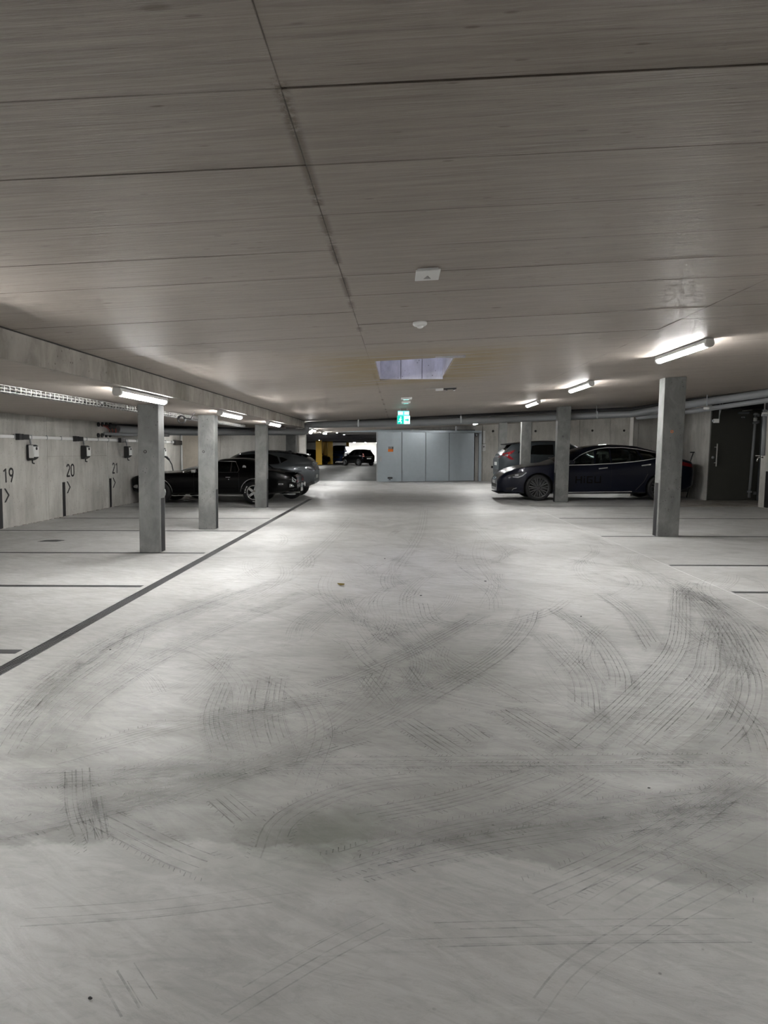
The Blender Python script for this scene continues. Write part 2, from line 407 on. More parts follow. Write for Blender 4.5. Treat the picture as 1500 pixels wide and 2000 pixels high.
low = struct('ceiling', slab(bm_(), -9.4, XS, -6, 19.9, 0, .35, zl), M['ceiling'], 'lower concrete slab over the left parking bays', 'ceiling')
low['label'] = 'lower concrete slab over the left parking bays'
stp = thing('trim_2', 'long rough concrete edge where the left bay slab steps down from the aisle slab', 'slab edge', kind='structure')
ys = [-6, -2.0, .5, 3.0, 5.5, 7.0, 9.5, 12.0, 14.5, 17.0, 19.9]
for i in range(len(ys) - 1):
    obj('edge_panel', B(XS - .03 + random.uniform(-.001, .001), XS + .012 + random.uniform(-.002, .002), ys[i] + .003, ys[i + 1] - .003, zl(XS) - .004, zc(XS) + .01), M['step'], stp)
obj('edge_backing', B(XS - .05, XS + .004, -6, 19.9, zl(XS) + .003, zc(XS) + .02), M['groove'], stp)
obj('edge_joint', B(XS + .004, XS + .016, -6, 19.9, zc(XS) - .010, zc(XS) + .005), M['groove'], stp)

# left wall of cast panels (joints at the photographed places)
wl = thing('wall_left', 'left concrete wall carrying the bay numbers', 'wall', kind='structure')
ctr = lambda px: atX(px, 900, X_L).y
js = [-6, 0, 5, 9.6] + [ctr(91), ctr(209), 20.3] + [23.5]
for i in range(len(js) - 1):
    obj('wall_panel', B(X_L - .25, X_L + random.uniform(0, .006), js[i] + .006, js[i + 1] - .006, -.05, 2.35, shear=LEAN), M['wall'], wl)
obj('wall_core', B(X_L - .3, X_L - .012, -6, 23.5, -.05, 2.4, shear=LEAN), M['groove'], wl)
# raised strip between the panel joints of bay 20 and 21
YB = 23.5; YG = 33.3
wb = thing('wall_back', 'grey concrete wall behind the two cars on the left', 'wall', kind='structure')
xb = [X_L, atY(349, 900, YB).x, atY(390, 900, YB).x, atY(431, 900, YB).x, atY(525, 900, YB).x, atY(583, 900, YB).x]
for i in range(len(xb) - 1):
    obj('wall_panel', B(xb[i] + .005, xb[i + 1] - .005, YB + random.uniform(0, .01), YB + .25, -.05, 2.35), M['beige_wall'] if i == 1 else M['wall'], wb)
obj('wall_core', B(X_L, xb[-1] - .02, YB + .03, YB + .27, -.05, 2.4), M['groove'], wb)
XG0 = atY(597, 900, YG).x
# right side wall, recess with door, wall behind navy car, far right wall
wr = thing('wall_right', 'right concrete side wall beside the bay with the grey downpipe', 'wall', kind='structure')
for a, b_ in ((-6, 3), (3, 8), (8, 13), (13, 18.25)):
    obj('wall_panel', B(X_R, X_R + .25, a + .003, b_ - .003, -.05, 3.1, shear=LEAN), M['wall'], wr)
obj('wall_panel', B(X_R + .25, 12.4, 18.0, 18.25, -.05, 3.2), M['wall'], wr)
YD = 20.45
wd = struct('wall_far_right', B(8.84, 12.4, YD, YD + 2.2, -.05, 3.2, shear=LEAN), M['wall'], 'concrete block wall around the dark steel door')
YA = 22.6
wa = struct('wall_bay', B(atY(1243, 900, YA).x, 8.9, YA, YA + .25, -.05, 3.2, shear=LEAN), M['wall'], 'concrete wall end behind the rear of the navy saloon')
xa0 = atY(1235, 900, YA).x
struct('trim_3', B(xa0 - .04, atY(1242, 900, YA).x, YA - .03, YA + .3, -.05, 3.2, shear=LEAN), M['wall'], 'pale concrete edge of the wall end beside the far lamp', 'wall edge')
YG = 33.3
wf = thing('wall_front', 'far concrete wall right of the sliding gate behind the grey SUV', 'wall', kind='structure')
xf = [atY(927, 900, YG).x, atY(942, 900, YG).x, atY(988, 900, YG).x, atY(1038, 900, YG).x, atY(1131, 900, YG).x, atY(1190, 900, YG).x, 12.4]
for i in range(len(xf) - 1):
    obj('wall_panel', B(xf[i] + .008, xf[i + 1] - .008, YG + random.uniform(0, .012), YG + .3, -.05, 3.2), M['wall'], wf)
obj('wall_core', B(xf[0], 12.4, YG + .05, YG + .32, -.05, 3.25), M['groove'], wf)
for px, py in ((963, 842), (1046, 842), (1157, 841), (1219, 841), (961, 912)):
    p = atY(px, py, YG - .001); b = bm_(); lathe(b, [(.055, 0), (.05, -.006), (.03, -.006), (.028, .0)], 'y', 12); obj('tie_hole', b, M['groove'], wf, loc=(p.x, YG - .002, p.z))
struct('trim_4', B(XG0 - .1, xf[0] + .05, YG, YG + .3, 2.40, 3.0), M['wall'], 'concrete lintel over the gate opening', 'lintel')
struct('wall_rear', B(-9.4, 12.4, -6.3, -6, -.05, 3.2), M['wall'], 'concrete wall behind the viewer')
struct('trim_5', B(-9.4, XG0, YG, YG + .3, -.05, 2.4), M['wall'], 'concrete wall left of the gate opening', 'wall')
struct('trim_9', B(-9.7, -9.4, 19.9, YG + .3, -.05, 2.4), M['wall'], 'concrete side wall behind the left bays', 'wall')
struct('trim_6', B(12.4, 12.7, -6, YG + .3, -.05, 3.3), M['wall'], 'outer concrete wall beyond the right bays', 'wall')

# garage beyond the gate
fc = thing('ceiling', 'dark concrete slab over the far garage seen through the gate', 'ceiling', kind='structure')
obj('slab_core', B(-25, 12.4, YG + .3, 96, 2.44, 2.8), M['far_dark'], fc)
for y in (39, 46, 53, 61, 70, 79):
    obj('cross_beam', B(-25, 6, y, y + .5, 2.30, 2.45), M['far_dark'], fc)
xw_ = atY(681, 900, 92).x
struct('wall_far', B(xw_, 12.4, 92, 92.4, -.05, 2.7), M['far_white'], 'white lit wall at the far end of the garage')
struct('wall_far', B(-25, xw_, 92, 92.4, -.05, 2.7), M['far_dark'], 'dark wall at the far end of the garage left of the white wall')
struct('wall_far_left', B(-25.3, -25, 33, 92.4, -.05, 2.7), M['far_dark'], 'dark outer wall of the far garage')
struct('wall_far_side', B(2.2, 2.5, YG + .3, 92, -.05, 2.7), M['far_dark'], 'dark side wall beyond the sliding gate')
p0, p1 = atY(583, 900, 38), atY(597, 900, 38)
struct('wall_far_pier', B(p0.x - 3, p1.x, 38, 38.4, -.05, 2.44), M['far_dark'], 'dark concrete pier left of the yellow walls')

# ------------------------------------------------------------------ floor paint, joints and marks (parts of the floor)
def flat(poly, z0=.0, z1=.0015): return prism(bm_(), poly, 'z', z0, z1)
def stripe(y, x0, x1, w=.10):
    return obj('bay_line', B(x0, x1, y - w / 2, y + w / 2, -.001, .0012), M['stripe'], floor)
ly = [at(0, v).y for v in (1272.5, 1144, 1079, 1036, 1011.6)] + [17.9, 20.4, 23.2]
for y in ly: stripe(y, X_L + .02, -2.74, .10 if y < 8 else .085)
ry = [at(1400, v).y for v in (1104.5, 1048, 1013, 989)] + [7.2]
for y in ry: stripe(y, 3.42, X_R - .01, .085)
for y in (23.4, 26.2): stripe(y, 4.0, 6.9, .09)
obj('saw_joint', B(3.385, 3.393, 2.5, 26, -.001, .0012), M['white_plastic'], floor)
# floor pit mark on the left
c = at(100, 1056); obj('pit_cover_mark', flat([(c.x - .17, c.y - .1), (c.x + .14, c.y - .12), (c.x + .2, c.y + .06), (c.x + .02, c.y + .12), (c.x - .12, c.y + .08)]), M['stripe'], floor)
# dirt fillet at the wall foot
b = bm_(); y = 5.0
while y < 20:
    l = random.uniform(.05, .22); w = random.uniform(.01, .035)
    box(b, X_L, X_L + w, y, y + l, 0, random.uniform(.004, .014)); y += l + random.uniform(0, .2)
tag(obj('dirt_crumbs', b, M['step'], wl), kind='stuff')

def circ(p, q, r):
    ax, ay, bx_, by, cx_, cy_ = *p, *q, *r
    d = 2 * (ax * (by - cy_) + bx_ * (cy_ - ay) + cx_ * (ay - by))
    if abs(d) < 1e-4: return None
    ux = ((ax * ax + ay * ay) * (by - cy_) + (bx_ * bx_ + by * by) * (cy_ - ay) + (cx_ * cx_ + cy_ * cy_) * (ay - by)) / d
    uy = ((ax * ax + ay * ay) * (cx_ - bx_) + (bx_ * bx_ + by * by) * (ax - cx_) + (cx_ * cx_ + cy_ * cy_) * (bx_ - ax)) / d
    return ux, uy
nmark = 0
def track(pts, w=.17, lines=5, barbs=True, film=False, faint=False):
    global nmark
    g = [at(*p).xy for p in pts]
    # Catmull-Rom through the floor points
    P = [g[0] * 2 - g[1]] + g + [g[-1] * 2 - g[-2]]; path = []
    for i in range(1, len(P) - 2):
        a, b_, c_, d_ = P[i - 1], P[i], P[i + 1], P[i + 2]; n = max(4, int((c_ - b_).length / .07))
        for k in range(n):
            t = k / n
            path.append(.5 * ((2 * b_) + (c_ - a) * t + (2 * a - 5 * b_ + 4 * c_ - d_) * t * t + (3 * b_ - a - 3 * c_ + d_) * t ** 3))
    path.append(P[-2]); bm = bm_(); nmark += 1; z = .0016 + nmark * .00012
    nor = []
    for i in range(len(path)):
        d = path[min(i + 1, len(path) - 1)] - path[max(i - 1, 0)]; d.normalize(); nor.append(Vector((-d.y, d.x)))
    N_ = len(path)
    def ribbon(o, hw, i0=0, i1=None):
        prev = None
        for p, n in list(zip(path, nor))[i0:i1]:
            a = bm.verts.new((*(p + n * (o - hw)), z)); c_ = bm.verts.new((*(p + n * (o + hw)), z))
            if prev: bm.faces.new((prev[0], prev[1], c_, a))
            prev = (a, c_)
    if film: ribbon(0, w / 2)
    else:
        for k in range(lines):
            o = (k / (lines - 1) - .5) * w * .74 + random.uniform(-.005, .005)
            i0 = int(N_ * random.uniform(0, .14)); i1 = max(i0 + 3, int(N_ * random.uniform(.86, 1)))
            ribbon(o, random.choice((.0016, .0024, .0032)), i0, i1)
            if random.random() < .6: ribbon(o + .008, .0012, int(N_ * random.uniform(.1, .5)), int(N_ * random.uniform(.55, 1)))
    if barbs:
        s = 0
        for i in range(N_ - 1):
            seg = path[i + 1] - path[i]; L_ = seg.length
            while s < L_:
                p = path[i] + seg * (s / L_); dn = seg.normalized()
                for sg in (-1, 1):
                    if random.random() < .3: continue
                    a = p + nor[i] * sg * w * .42; c_ = p + nor[i] * sg * w * random.uniform(.50, .57) + dn * .011
                    e = dn * .0022
                    bm.faces.new([bm.verts.new((*(q), z)) for q in (a - e, a + e, c_ + e, c_ - e)])
                s += .024
            s -= L_
    if random.random() < .0: pass
    return obj('tyre_mark', bm, M['film'] if film else M['faint_mark'] if faint else M['mark'], floor, keep=False)
TR = [
 ([(1330, 1150), (1330, 1200), (1318, 1270), (1240, 1360), (1105, 1485)], .19, 6),
 ([(1395, 1215), (1385, 1272), (1367, 1328), (1207, 1482)], .2, 6),
 ([(1340, 1140), (1393, 1200), (1457, 1307), (1447, 1400), (1361, 1488)], .2, 5),
 ([(1270, 1120), (1330, 1150), (1400, 1220), (1430, 1300), (1400, 1400), (1290, 1488)], .18, 5),
 ([(1090, 1190), (1164, 1245), (1207, 1307), (1212, 1360)], .18, 5),
 ([(1060, 1240), (1100, 1280), (1140, 1328), (1150, 1413)], .18, 5),
 ([(1180, 1160), (1233, 1200), (1287, 1275)], .18, 5),
 ([(640, 1440), (700, 1427), (833, 1360), (967, 1280), (1020, 1227), (1035, 1190)], .2, 6),
 ([(620, 1345), (700, 1317), (820, 1264), (940, 1200)], .18, 5),
 ([(793, 1304), (828, 1352)], .13, 4), ([(716, 1325), (764, 1384)], .16, 5),
 ([(788, 1408), (845, 1445), (908, 1485)], .17, 5), ([(988, 1387), (1087, 1448), (1120, 1470)], .2, 5),
 ([(900, 1419), (951, 1456)], .15, 4),
 ([(430, 1500), (800, 1500), (1200, 1502), (1500, 1502)], .13, 6),
 ([(480, 1492), (1000, 1488), (1500, 1484)], .14, 4),
 ([(0, 1528), (250, 1515), (480, 1497)], .17, 5), ([(0, 1625), (250, 1570), (500, 1500), (700, 1440)], .17, 6),
 ([(640, 1695), (950, 1612), (1500, 1545)], .17, 6), ([(700, 1700), (1000, 1640), (1500, 1580)], .15, 5),
 ([(0, 1490), (60, 1400), (160, 1310), (320, 1220), (560, 1130)], .2, 6),
 ([(0, 1440), (100, 1330), (260, 1230), (470, 1150)], .18, 5),
 ([(60, 1480), (200, 1350), (400, 1240), (600, 1160)], .2, 5),
 ([(440, 1335), (418, 1400), (440, 1482)], .14, 5), ([(542, 1320), (533, 1400), (558, 1482)], .14, 5), ([(490, 1330), (478, 1400), (500, 1482)], .12, 4),
 ([(150, 1505), (155, 1580), (190, 1665)], .13, 5), ([(180, 1560), (195, 1660)], .1, 4),
 ([(100, 1485), (400, 1405), (720, 1352), (900, 1330)], .2, 6), ([(380, 1420), (620, 1375), (740, 1350)], .2, 6),
 ([(1270, 1640), (1390, 1690), (1500, 1745)], .17, 5), ([(1040, 1750), (1180, 1690), (1330, 1610), (1480, 1500)], .17, 5),
 ([(1110, 1800), (1250, 1715), (1420, 1640), (1500, 1590)], .17, 4),
 ([(1380, 1165), (1440, 1220), (1500, 1330)], .2, 5), ([(1330, 1150), (1420, 1190), (1500, 1250)], .18, 5), ([(1300, 1130), (1430, 1200), (1500, 1290)], .15, 4),
 ([(830, 1180), (850, 1215), (950, 1225), (1060, 1200), (1110, 1170)], .18, 4),
 ([(900, 1120), (960, 1160), (970, 1200)], .17, 4), ([(940, 1050), (935, 1090), (990, 1160)], .2, 4), ([(1110, 1060), (1240, 1110), (1300, 1160)], .18, 4),
 ([(700, 1600), (900, 1560), (1080, 1500)], .15, 5), ([(1000, 1560), (1130, 1600)], .15, 5), ([(1000, 1600), (1100, 1560), (1180, 1510)], .14, 5),
 ([(520, 1680), (560, 1600), (700, 1540), (900, 1515)], .15, 4), ([(200, 1600), (330, 1665), (420, 1700)], .15, 4),
 ([(430, 1560), (500, 1620)], .13, 4), ([(1290, 1600), (1400, 1560), (1500, 1500)], .16, 5), ([(1400, 1350), (1470, 1420), (1500, 1500)], .14, 4),
 ([(230, 1900), (290, 2000)], .12, 3), ([(430, 1985), (640, 1860), (780, 1790)], .1, 3), ([(1050, 2000), (1140, 1890), (1290, 1800), (1500, 1690)], .12, 3),
 ([(0, 1800), (300, 1780), (620, 1740)], .12, 3), ([(800, 1830), (1150, 1822), (1500, 1820)], .14, 4),
 ([(560, 1130), (640, 1060), (690, 1010)], .2, 4), ([(760, 1130), (820, 1040), (830, 985)], .2, 4), ([(1000, 1100), (930, 1030), (880, 985)], .2, 4),
]
for pts, w, n in TR:
    track(pts, w, n, barbs=1120 < pts[0][1] < 1760, faint=pts[0][1] > 1760 or pts[0][1] < 1130)
for pts, w, n in TR[:14] + TR[16:24]: track(pts, w * 1.25, n, False, True)
def inv(X, Y):                                # floor point back to photograph pixels
    v = Rm.transposed() @ Vector((X, Y, -CAMZ)); return (CX + F * v.x / -v.z, CY - F * v.y / -v.z)
for k in range(150):                           # faint older swirls of turning wheels
    cx_, cy_, r = random.uniform(-2.0, 4.5), random.uniform(3.2, 12.5), random.uniform(.9, 5.5)
    side = random.choice((0, PI)) ; a0 = side + random.uniform(-.9, .5); span = random.uniform(.3, .9) if r > 2 else random.uniform(.7, 1.5)
    P_ = [(cx_ - r * math.cos(side) + r * math.cos(a0 + span * q / 3), cy_ + r * math.sin(a0 + span * q / 3)) for q in range(4)]
    if min(p[1] for p in P_) < 2.5 or max(p[0] for p in P_) > 4.0 or min(p[0] for p in P_) < -2.4: continue
    track([inv(*p) for p in P_], random.uniform(.14, .2), random.randint(4, 7), random.random() < .4, faint=True)

# small dark chips and a leaf lying on the floor
chips = [(667, 1144, .02, 'leaf', 'curled dry leaf lying left of the aisle centre'), (948, 1136, .011, 'black', 'dark chip on the floor right of the aisle centre'),
         (751, 1092, .010, 'black', 'tiny dark chip on the floor beyond the dry leaf'), (215, 1270, .008, 'black', 'tiny dark chip on the floor right of the drain'),
         (1135, 1205, .008, 'black', 'tiny dark chip among the tyre swirls at right'), (176, 1953, .005, 'black', 'tiny dark chip nearest the viewer at lower left'),
         (1267, 1541, .005, 'black', 'tiny dark chip below the long straight tyre mark'), (822, 1164, .009, 'black', 'tiny dark chip just below the dry leaf to the right')]
for px, py, r, m, lab in chips:
    b = bm_(); n = 7; v = []
    for k in range(n):
        a = 2 * PI * k / n; rr = r * random.uniform(.6, 1.2); v.append((rr * math.cos(a) * (2.2 if m == 'leaf' else 1.3), rr * math.sin(a)))
    prism(b, v, 'z', 0, r * .5); bmesh.ops.bevel(b, geom=b.edges[:], offset=r * .12, segments=1, affect='EDGES')
    if m == 'leaf':
        for vv in b.verts: vv.co.z += (abs(vv.co.x) / r) ** 2 * .004
    c = at(px, py); o = obj('dry_leaf' if m == 'leaf' else 'dirt_chip', b, M[m], loc=(c.x, c.y, .004)); tag(o, lab, 'leaf' if m == 'leaf' else 'chip')

# ------------------------------------------------------------------ slotted drain
dr = thing('drain_channel', 'long dark slotted drain channel running along the left bays', 'drain')
obj('channel', B(-2.672, -2.572, 2.0, 20.9, -.02, .0006), M['black'], dr)
for k in range(6):
    x = -2.672 + .1 * k / 5
    obj('grate_bar', B(x - .0035, x + .0035, 2.0, 20.9, -.01, .004), M['grate'], dr)
b = bm_(); y = 2.1
while y < 20.8:
    box(b, -2.67, -2.574, y, y + .006, -.01, .0028); y += .06
tag(obj('cross_rib', b, M['stripe'], dr), kind='stuff')

# ------------------------------------------------------------------ columns
def column(x0, x1, y0, dpt, side, zs, label, hole=None, rust=False):
    top = (zl((x0 + x1) / 2) if side > 0 and y0 < 19.9 else zc(x0)) + .02
    t = thing('concrete_column', label, 'column', (0, 0, 0), group='left bay columns' if side > 0 else 'right bay columns')
    b = B(x0, x1, y0, y0 + dpt, 0, top, shear=LEAN, bevel=.010)
    obj('shaft', b, M['column'], t)
    xf_ = x1 if side > 0 else x0
    s = side
    a, c_ = sorted((xf_, xf_ + s * .0025))
    obj('guide_stripe', B(a, c_, y0 + dpt * .30, y0 + dpt * .88, .005, zs, shear=LEAN), M['guide'], t)
    if hole:
        px, py = hole; q = atY(px, py, y0); b = bm_()
        lathe(b, [(.026, .002), (.024, -.003), (.014, -.003), (.012, .001)], 'y', 12)
        obj('plug', b, M['rust'] if rust else M['groove'], t, loc=(q.x, y0, q.z))
    return t
d = .25
def col_left(px0, px1, py, lab, zs, hole=None):
    y0 = at(px0, py).y; x0 = at(px0, py).x; x1 = atY(px1, py, y0).x
    return column(x0, x1, y0, d, 1, zs, lab, hole)
cl1 = col_left(272.5, 312.3, 1079.5, 'nearest left column standing in front of the black coupe front', .77, (283.5, 882))
cl2 = col_left(388, 420, 1034, 'second left column in front of the black coupe door', .73, (397.5, 882))
cl3 = col_left(498, 520.4, 991.7, 'third left column in front of the black coupe rear wheel', .72)
cl4 = column(-3.68, -3.36, 22.9, d, 1, .7, 'rearmost left column beyond the grey crossover by the gate opening')
def col_right(px0, px1, py, lab, zs, hole=None, rust=False):
    y0 = at(px0, py).y; x0 = at(px0, py).x; x1 = atY(px1, py, y0).x
    return column(x0, x1, y0, .25, -1, zs, lab, hole, rust)
cr1 = col_right(1284, 1325.5, 1048.5, 'nearest right column with an orange sprayed dot', .90, (1312.5, 843), True)
cr2 = col_right(1084, 1109, 981, 'second right column in front of the navy saloon door', .82, (1099.5, 852.5))
cr3 = column(4.33, 4.68, 25.35, .25, -1, .8, 'third right column between the navy saloon and the grey SUV')
cr4 = column(4.33, 4.68, 31.0, .25, -1, .8, 'farthest right column by the end of the sliding gate')

# wall stripes, numbers, arrows
def wall_paint(py0, px, w, label=None):
    pass
xw = X_L + .007
def lx(z): return xw + LEAN * z
def wall_prism(name, poly, parent=wl):       # polygon in (y,z) painted on the left wall
    b = bm_(); A = [b.verts.new((lx(z) , y, z)) for y, z in poly]; Bv = [b.verts.new((lx(z) + .0022, y, z)) for y, z in poly]
    b.faces.new(A); b.faces.new(Bv[::-1]); n = len(poly)
    for k in range(n): b.faces.new((A[k], A[(k + 1) % n], Bv[(k + 1) % n], Bv[k]))
    return obj(name, b, M['black_paint'], parent)
def numeral(txt, y, z, h):
    """painted digits drawn with a broad stroke on the left wall"""
    th = h * .135; wd_ = h * .56; adv = h * .74
    def arc(cx_, cz_, rx, rz, a0, a1, n=12): return [(cx_ + rx * math.cos(math.radians(lerp_(a0, a1, k / n))), cz_ + rz * math.sin(math.radians(lerp_(a0, a1, k / n)))) for k in range(n + 1)]
    lerp_ = lambda a, b, t: a + (b - a) * t
    G = {'0': [arc(.5, .72, .43, .23, 0, 180) + arc(.5, .28, .43, .23, 180, 360) + [(.93, .72)]],
         '1': [[(.12, .78), (.60, .97), (.60, .0)]],
         '2': [arc(.5, .72, .42, .23, 165, -25, 10) + [(.10, .06), (.10, .05)], [(.06, .05), (.98, .05)]],
         '9': [arc(.5, .70, .43, .25, 0, 360, 20), [(.93, .68), (.80, .42), (.42, .0)]]}
    for i, ch in enumerate(txt):
        b = bm_()
        for pth in G[ch]:
            P_ = [Vector((y + i * adv + u * wd_, z + v * h)) for u, v in pth]; L1, L2 = [], []
            for k, p in enumerate(P_):
                d_ = (P_[min(k + 1, len(P_) - 1)] - P_[max(k - 1, 0)])
                if d_.length < 1e-6: d_ = Vector((1, 0))
                d_.normalize(); n_ = Vector((-d_.y, d_.x)) * th / 2
                L1.append(p + n_); L2.append(p - n_)
            A_ = [[b.verts.new((lx(q.y) + o, q.x, q.y)) for q in L] for L in (L1, L2) for o in (.0, .0024)]
            for k in range(len(P_) - 1):
                for u, v in ((0, 1), (1, 3), (3, 2), (2, 0)): b.faces.new((A_[u][k], A_[u][k + 1], A_[v][k + 1], A_[v][k]))
            for k in (0, -1): b.faces.new((A_[0][k], A_[1][k], A_[3][k], A_[2][k]))
        o = obj('bay_number', b, M['black_paint'], wl)
def bay(num, pxn, pyt, pyb, pxs, pys0, pya, k):
    p = atX(pxn, pyb, X_L); q = atX(pxn, pyt, X_L); numeral(num, p.y, p.z, q.z - p.z)
    s = atX(pxs, pys0, X_L); wall_prism('guide_stripe', [(s.y, .01), (s.y + .13, .01), (s.y + .13, s.z), (s.y, s.z)])
    a = atX(pya[0], pya[1], X_L); y0, z0 = a.y, a.z; hh, ww, th = .13, .13, .05
    wall_prism('arrow_mark', [(y0, z0 + hh), (y0 + th, z0 + hh), (y0 + ww + th, z0), (y0 + th, z0 - hh), (y0, z0 - hh), (y0 + ww, z0)])
bay('19', 4.5, 914.5, 943, -6, 955, (6.5, 968), 1)
bay('20', 128.5, 906.5, 931.5, 120, 942, (129, 952), 1)
bay('21', 218, 904, 925, 212, 934.5, (219, 943), 1)
# panel joint lines on the left wall at mid height
for (a, b_, y_) in ((92, 152, 891.5), (153, 207, 890.5)):
    p = atX(a, y_, X_L); q = atX(b_, y_, X_L); b = bm_(); box(b, xw - .002, xw + .0012, p.y, q.y, p.z - .003, p.z + .003); o = obj('cast_line', b, M['step'], wl); o.location.x = LEAN * p.z
# right wall stripe
p = atX(1488, 920, X_R); b = B(X_R - .003, X_R, 17.75, 17.95, .01, .92, shear=LEAN); obj('guide_stripe', b, M['black_paint'], wr)

# ------------------------------------------------------------------ cable ducts, wall boxes
zd = 1.70
du = thing('cable_duct', 'pale horizontal cable duct along the left wall above the bay numbers', 'duct')
b = bm_(); box(b, X_L + .006 + LEAN * zd, X_L + .04 + LEAN * zd, 8, 23.4, zd - .03, zd + .03, bevel=.004); obj('duct', b, M['white_plastic'], du)
y = 12.6
while y < 23.3:
    obj('clip', B(X_L + .01 + LEAN * zd, X_L + .048 + LEAN * zd, y, y + .02, zd - .036, zd + .045), M['galv'], du); y += .62
def charger(px, py, pxj, lab, white, grp='wall charging boxes'):
    c = atX(px, py, X_L + .1); y0, z0 = c.y, c.z; t = thing('wall_charger', lab, 'charger', (X_L + .012 + LEAN * z0, y0, z0), group=grp)
    w, h, dp = .22, .31, .13
    b = bm_(); prof = [(-h / 2 + .03, dp * .75), (-h / 2, dp * .35), (-h / 2, 0), (h / 2, 0), (h / 2, dp * .7), (h / 2 - .04, dp), (-h / 2 + .06, dp)]
    vs_ = [[b.verts.new((x, yy, z)) for z, x in prof] for yy in (0, w)]
    b.faces.new(vs_[0]); b.faces.new(vs_[1][::-1])
    for k in range(len(prof)): b.faces.new((vs_[0][k], vs_[0][(k + 1) % len(prof)], vs_[1][(k + 1) % len(prof)], vs_[1][k]))
    bmesh.ops.bevel(b, geom=b.edges[:], offset=.008, segments=2, affect='EDGES')
    obj('housing', b, M['dark_plastic'], t)
    obj('front_cover', B(dp * .93, dp + .012, .015, w - .015, -h / 2 + .07, h / 2 - .035, bevel=.006), M['white_plastic'], t)
    if white:
        obj('side_cover', B(.05, dp + .01, -.012, .004, -h / 2 + .05, h / 2 - .01, bevel=.006), M['white_plastic'], t)
    b = bm_(); lathe(b, [(.03, 0), (.03, .012), (.018, .018), (.001, .018)], 'x', 16, (dp + .01, w * .5, .08)); obj('socket_cap', b, M['dark_plastic'], t)
    b = bm_(); tube(b, [(dp * .5, w * .4, -h / 2 + .01), (dp * .5, w * .4, -h / 2 - .05), (dp * .8, w * .4, -h / 2 - .06)], .014, 8); obj('plug', b, M['dark_plastic'], t)
    # feed cable up to the junction box on the duct
    b = bm_(); zt_ = zd - z0
    tube(b, [(.05, .08, h / 2 - .005), (.05, .08, zt_ - .12), (.05, .05, zt_ - .04), (.05, -.06, zt_)], .019, 8); obj('feed_cable', b, M['grey_plastic'], t)
    b = bm_(); box(b, .035, .10, -.40, -.05, zt_ - .05, zt_ + .05, bevel=.01); box(b, .03, .11, -.43, -.40, zt_ - .06, zt_ + .06); box(b, .03, .105, -.30, -.27, zt_ - .056, zt_ + .056); obj('junction_box', b, M['dark_plastic'], t)
    return t
charger(58.5, 884, 50, 'white and black charging box above bay 19', True)
charger(163.5, 883.5, 159, 'black charging box with pale front above bay 20', False)
charger(247, 883, 243, 'black charging box above bay 21 beside the nearest left column', False)
c4 = charger(316.5, 885, 300, 'charging box on the wall behind the black coupe bonnet', False)
# cable from that box down to the crossover
t = thing('charging_cable', 'black charging cable hanging on the wall behind the black coupe bonnet', 'cable')
p = atY(323, 892, 23.0); q = atY(333, 912, 22.6); r = atY(331, 928, 22.4)
q0 = (X_L + .15, c4.location.y + .1, c4.location.z - .1)
b = bm_(); tube(b, [q0, (X_L + .2, q0[1] + .1, q0[2] - .02), (X_L + .32, q0[1] + .12, q0[2] - .25), (X_L + .38, q0[1] + .1, q0[2] - .55), (X_L + .34, q0[1] + .1, .35), (X_L + .2, q0[1] + .1, .02)], .017, 8); obj('cable', b, M['dark_plastic'], t)
b = bm_(); tube(b, [(q0[0] - .02, q0[1], q0[2] + .02), (q0[0] + .1, q0[1] + .1, q0[2] - .1)], [.02, .035], 10); obj('plug', b, M['dark_plastic'], t)
# junction at the back wall corner with vertical conduit
t = thing('conduit', 'white vertical conduit with black junction box at the back left corner', 'conduit')
p = atY(354.5, 870, YB - .05); obj('conduit_tube', tube(bm_(), [(p.x, YB - .05, .3), (p.x, YB - .05, 2.0)], .035, 8), M['white_plastic'], t)
obj('junction_box', B(X_L + .045, X_L + .12, YB - .8, YB - .12, 1.62, 1.76, bevel=.01), M['dark_plastic'], t)

# ------------------------------------------------------------------ mesh cable tray on the left
t = thing('cable_tray', 'white wire mesh cable tray hung under the left bay slab', 'cable tray')
xt, wt, ht = -3.92, .12, .06; zt0 = zl(xt) - .075
y0, y1 = 4.2, 17.5
b = bm_()
for (dx, dz) in ((0, 0), (wt, 0), (0, ht), (wt, ht), (wt * .33, 0), (wt * .66, 0), (wt, ht * .5)):
    box(b, xt + dx - .0035, xt + dx + .0035, y0, y1, zt0 + dz - .0035, zt0 + dz + .0035)
obj('rail_wire', b, M['tray'], t)
b = bm_(); y = y0
while y < y1:
    for (xa, xb_, za, zb_) in ((xt, xt + wt, zt0 - .004, zt0 + .003), (xt - .003, xt + .004, zt0, zt0 + ht), (xt + wt - .004, xt + wt + .003, zt0, zt0 + ht)):
        box(b, xa, xb_, y - .008, y + .008, za, zb_)
    y += .10
tag(obj('cross_wire', b, M['tray'], t), kind='stuff')
for y in (5.2, 7.2, 9.2, 11.2, 13.2, 15.2, 17.2):
    obj('hanger', B(xt + wt / 2 - .012, xt + wt / 2 + .012, y - .012, y + .012, zt0, zl(xt) + .005), M['white_plastic'], t)
b = bm_(); tube(b, [(xt + .03, y0, zt0 + .018), (xt + .04, 8, zt0 + .018), (xt + .03, y1, zt0 + .018)], .012, 6); tube(b, [(xt + .07, y0, zt0 + .016), (xt + .075, 9, zt0 + .016), (xt + .07, y1, zt0 + .016)], .010, 6)
obj('cable', b, M['dark_plastic'], t)
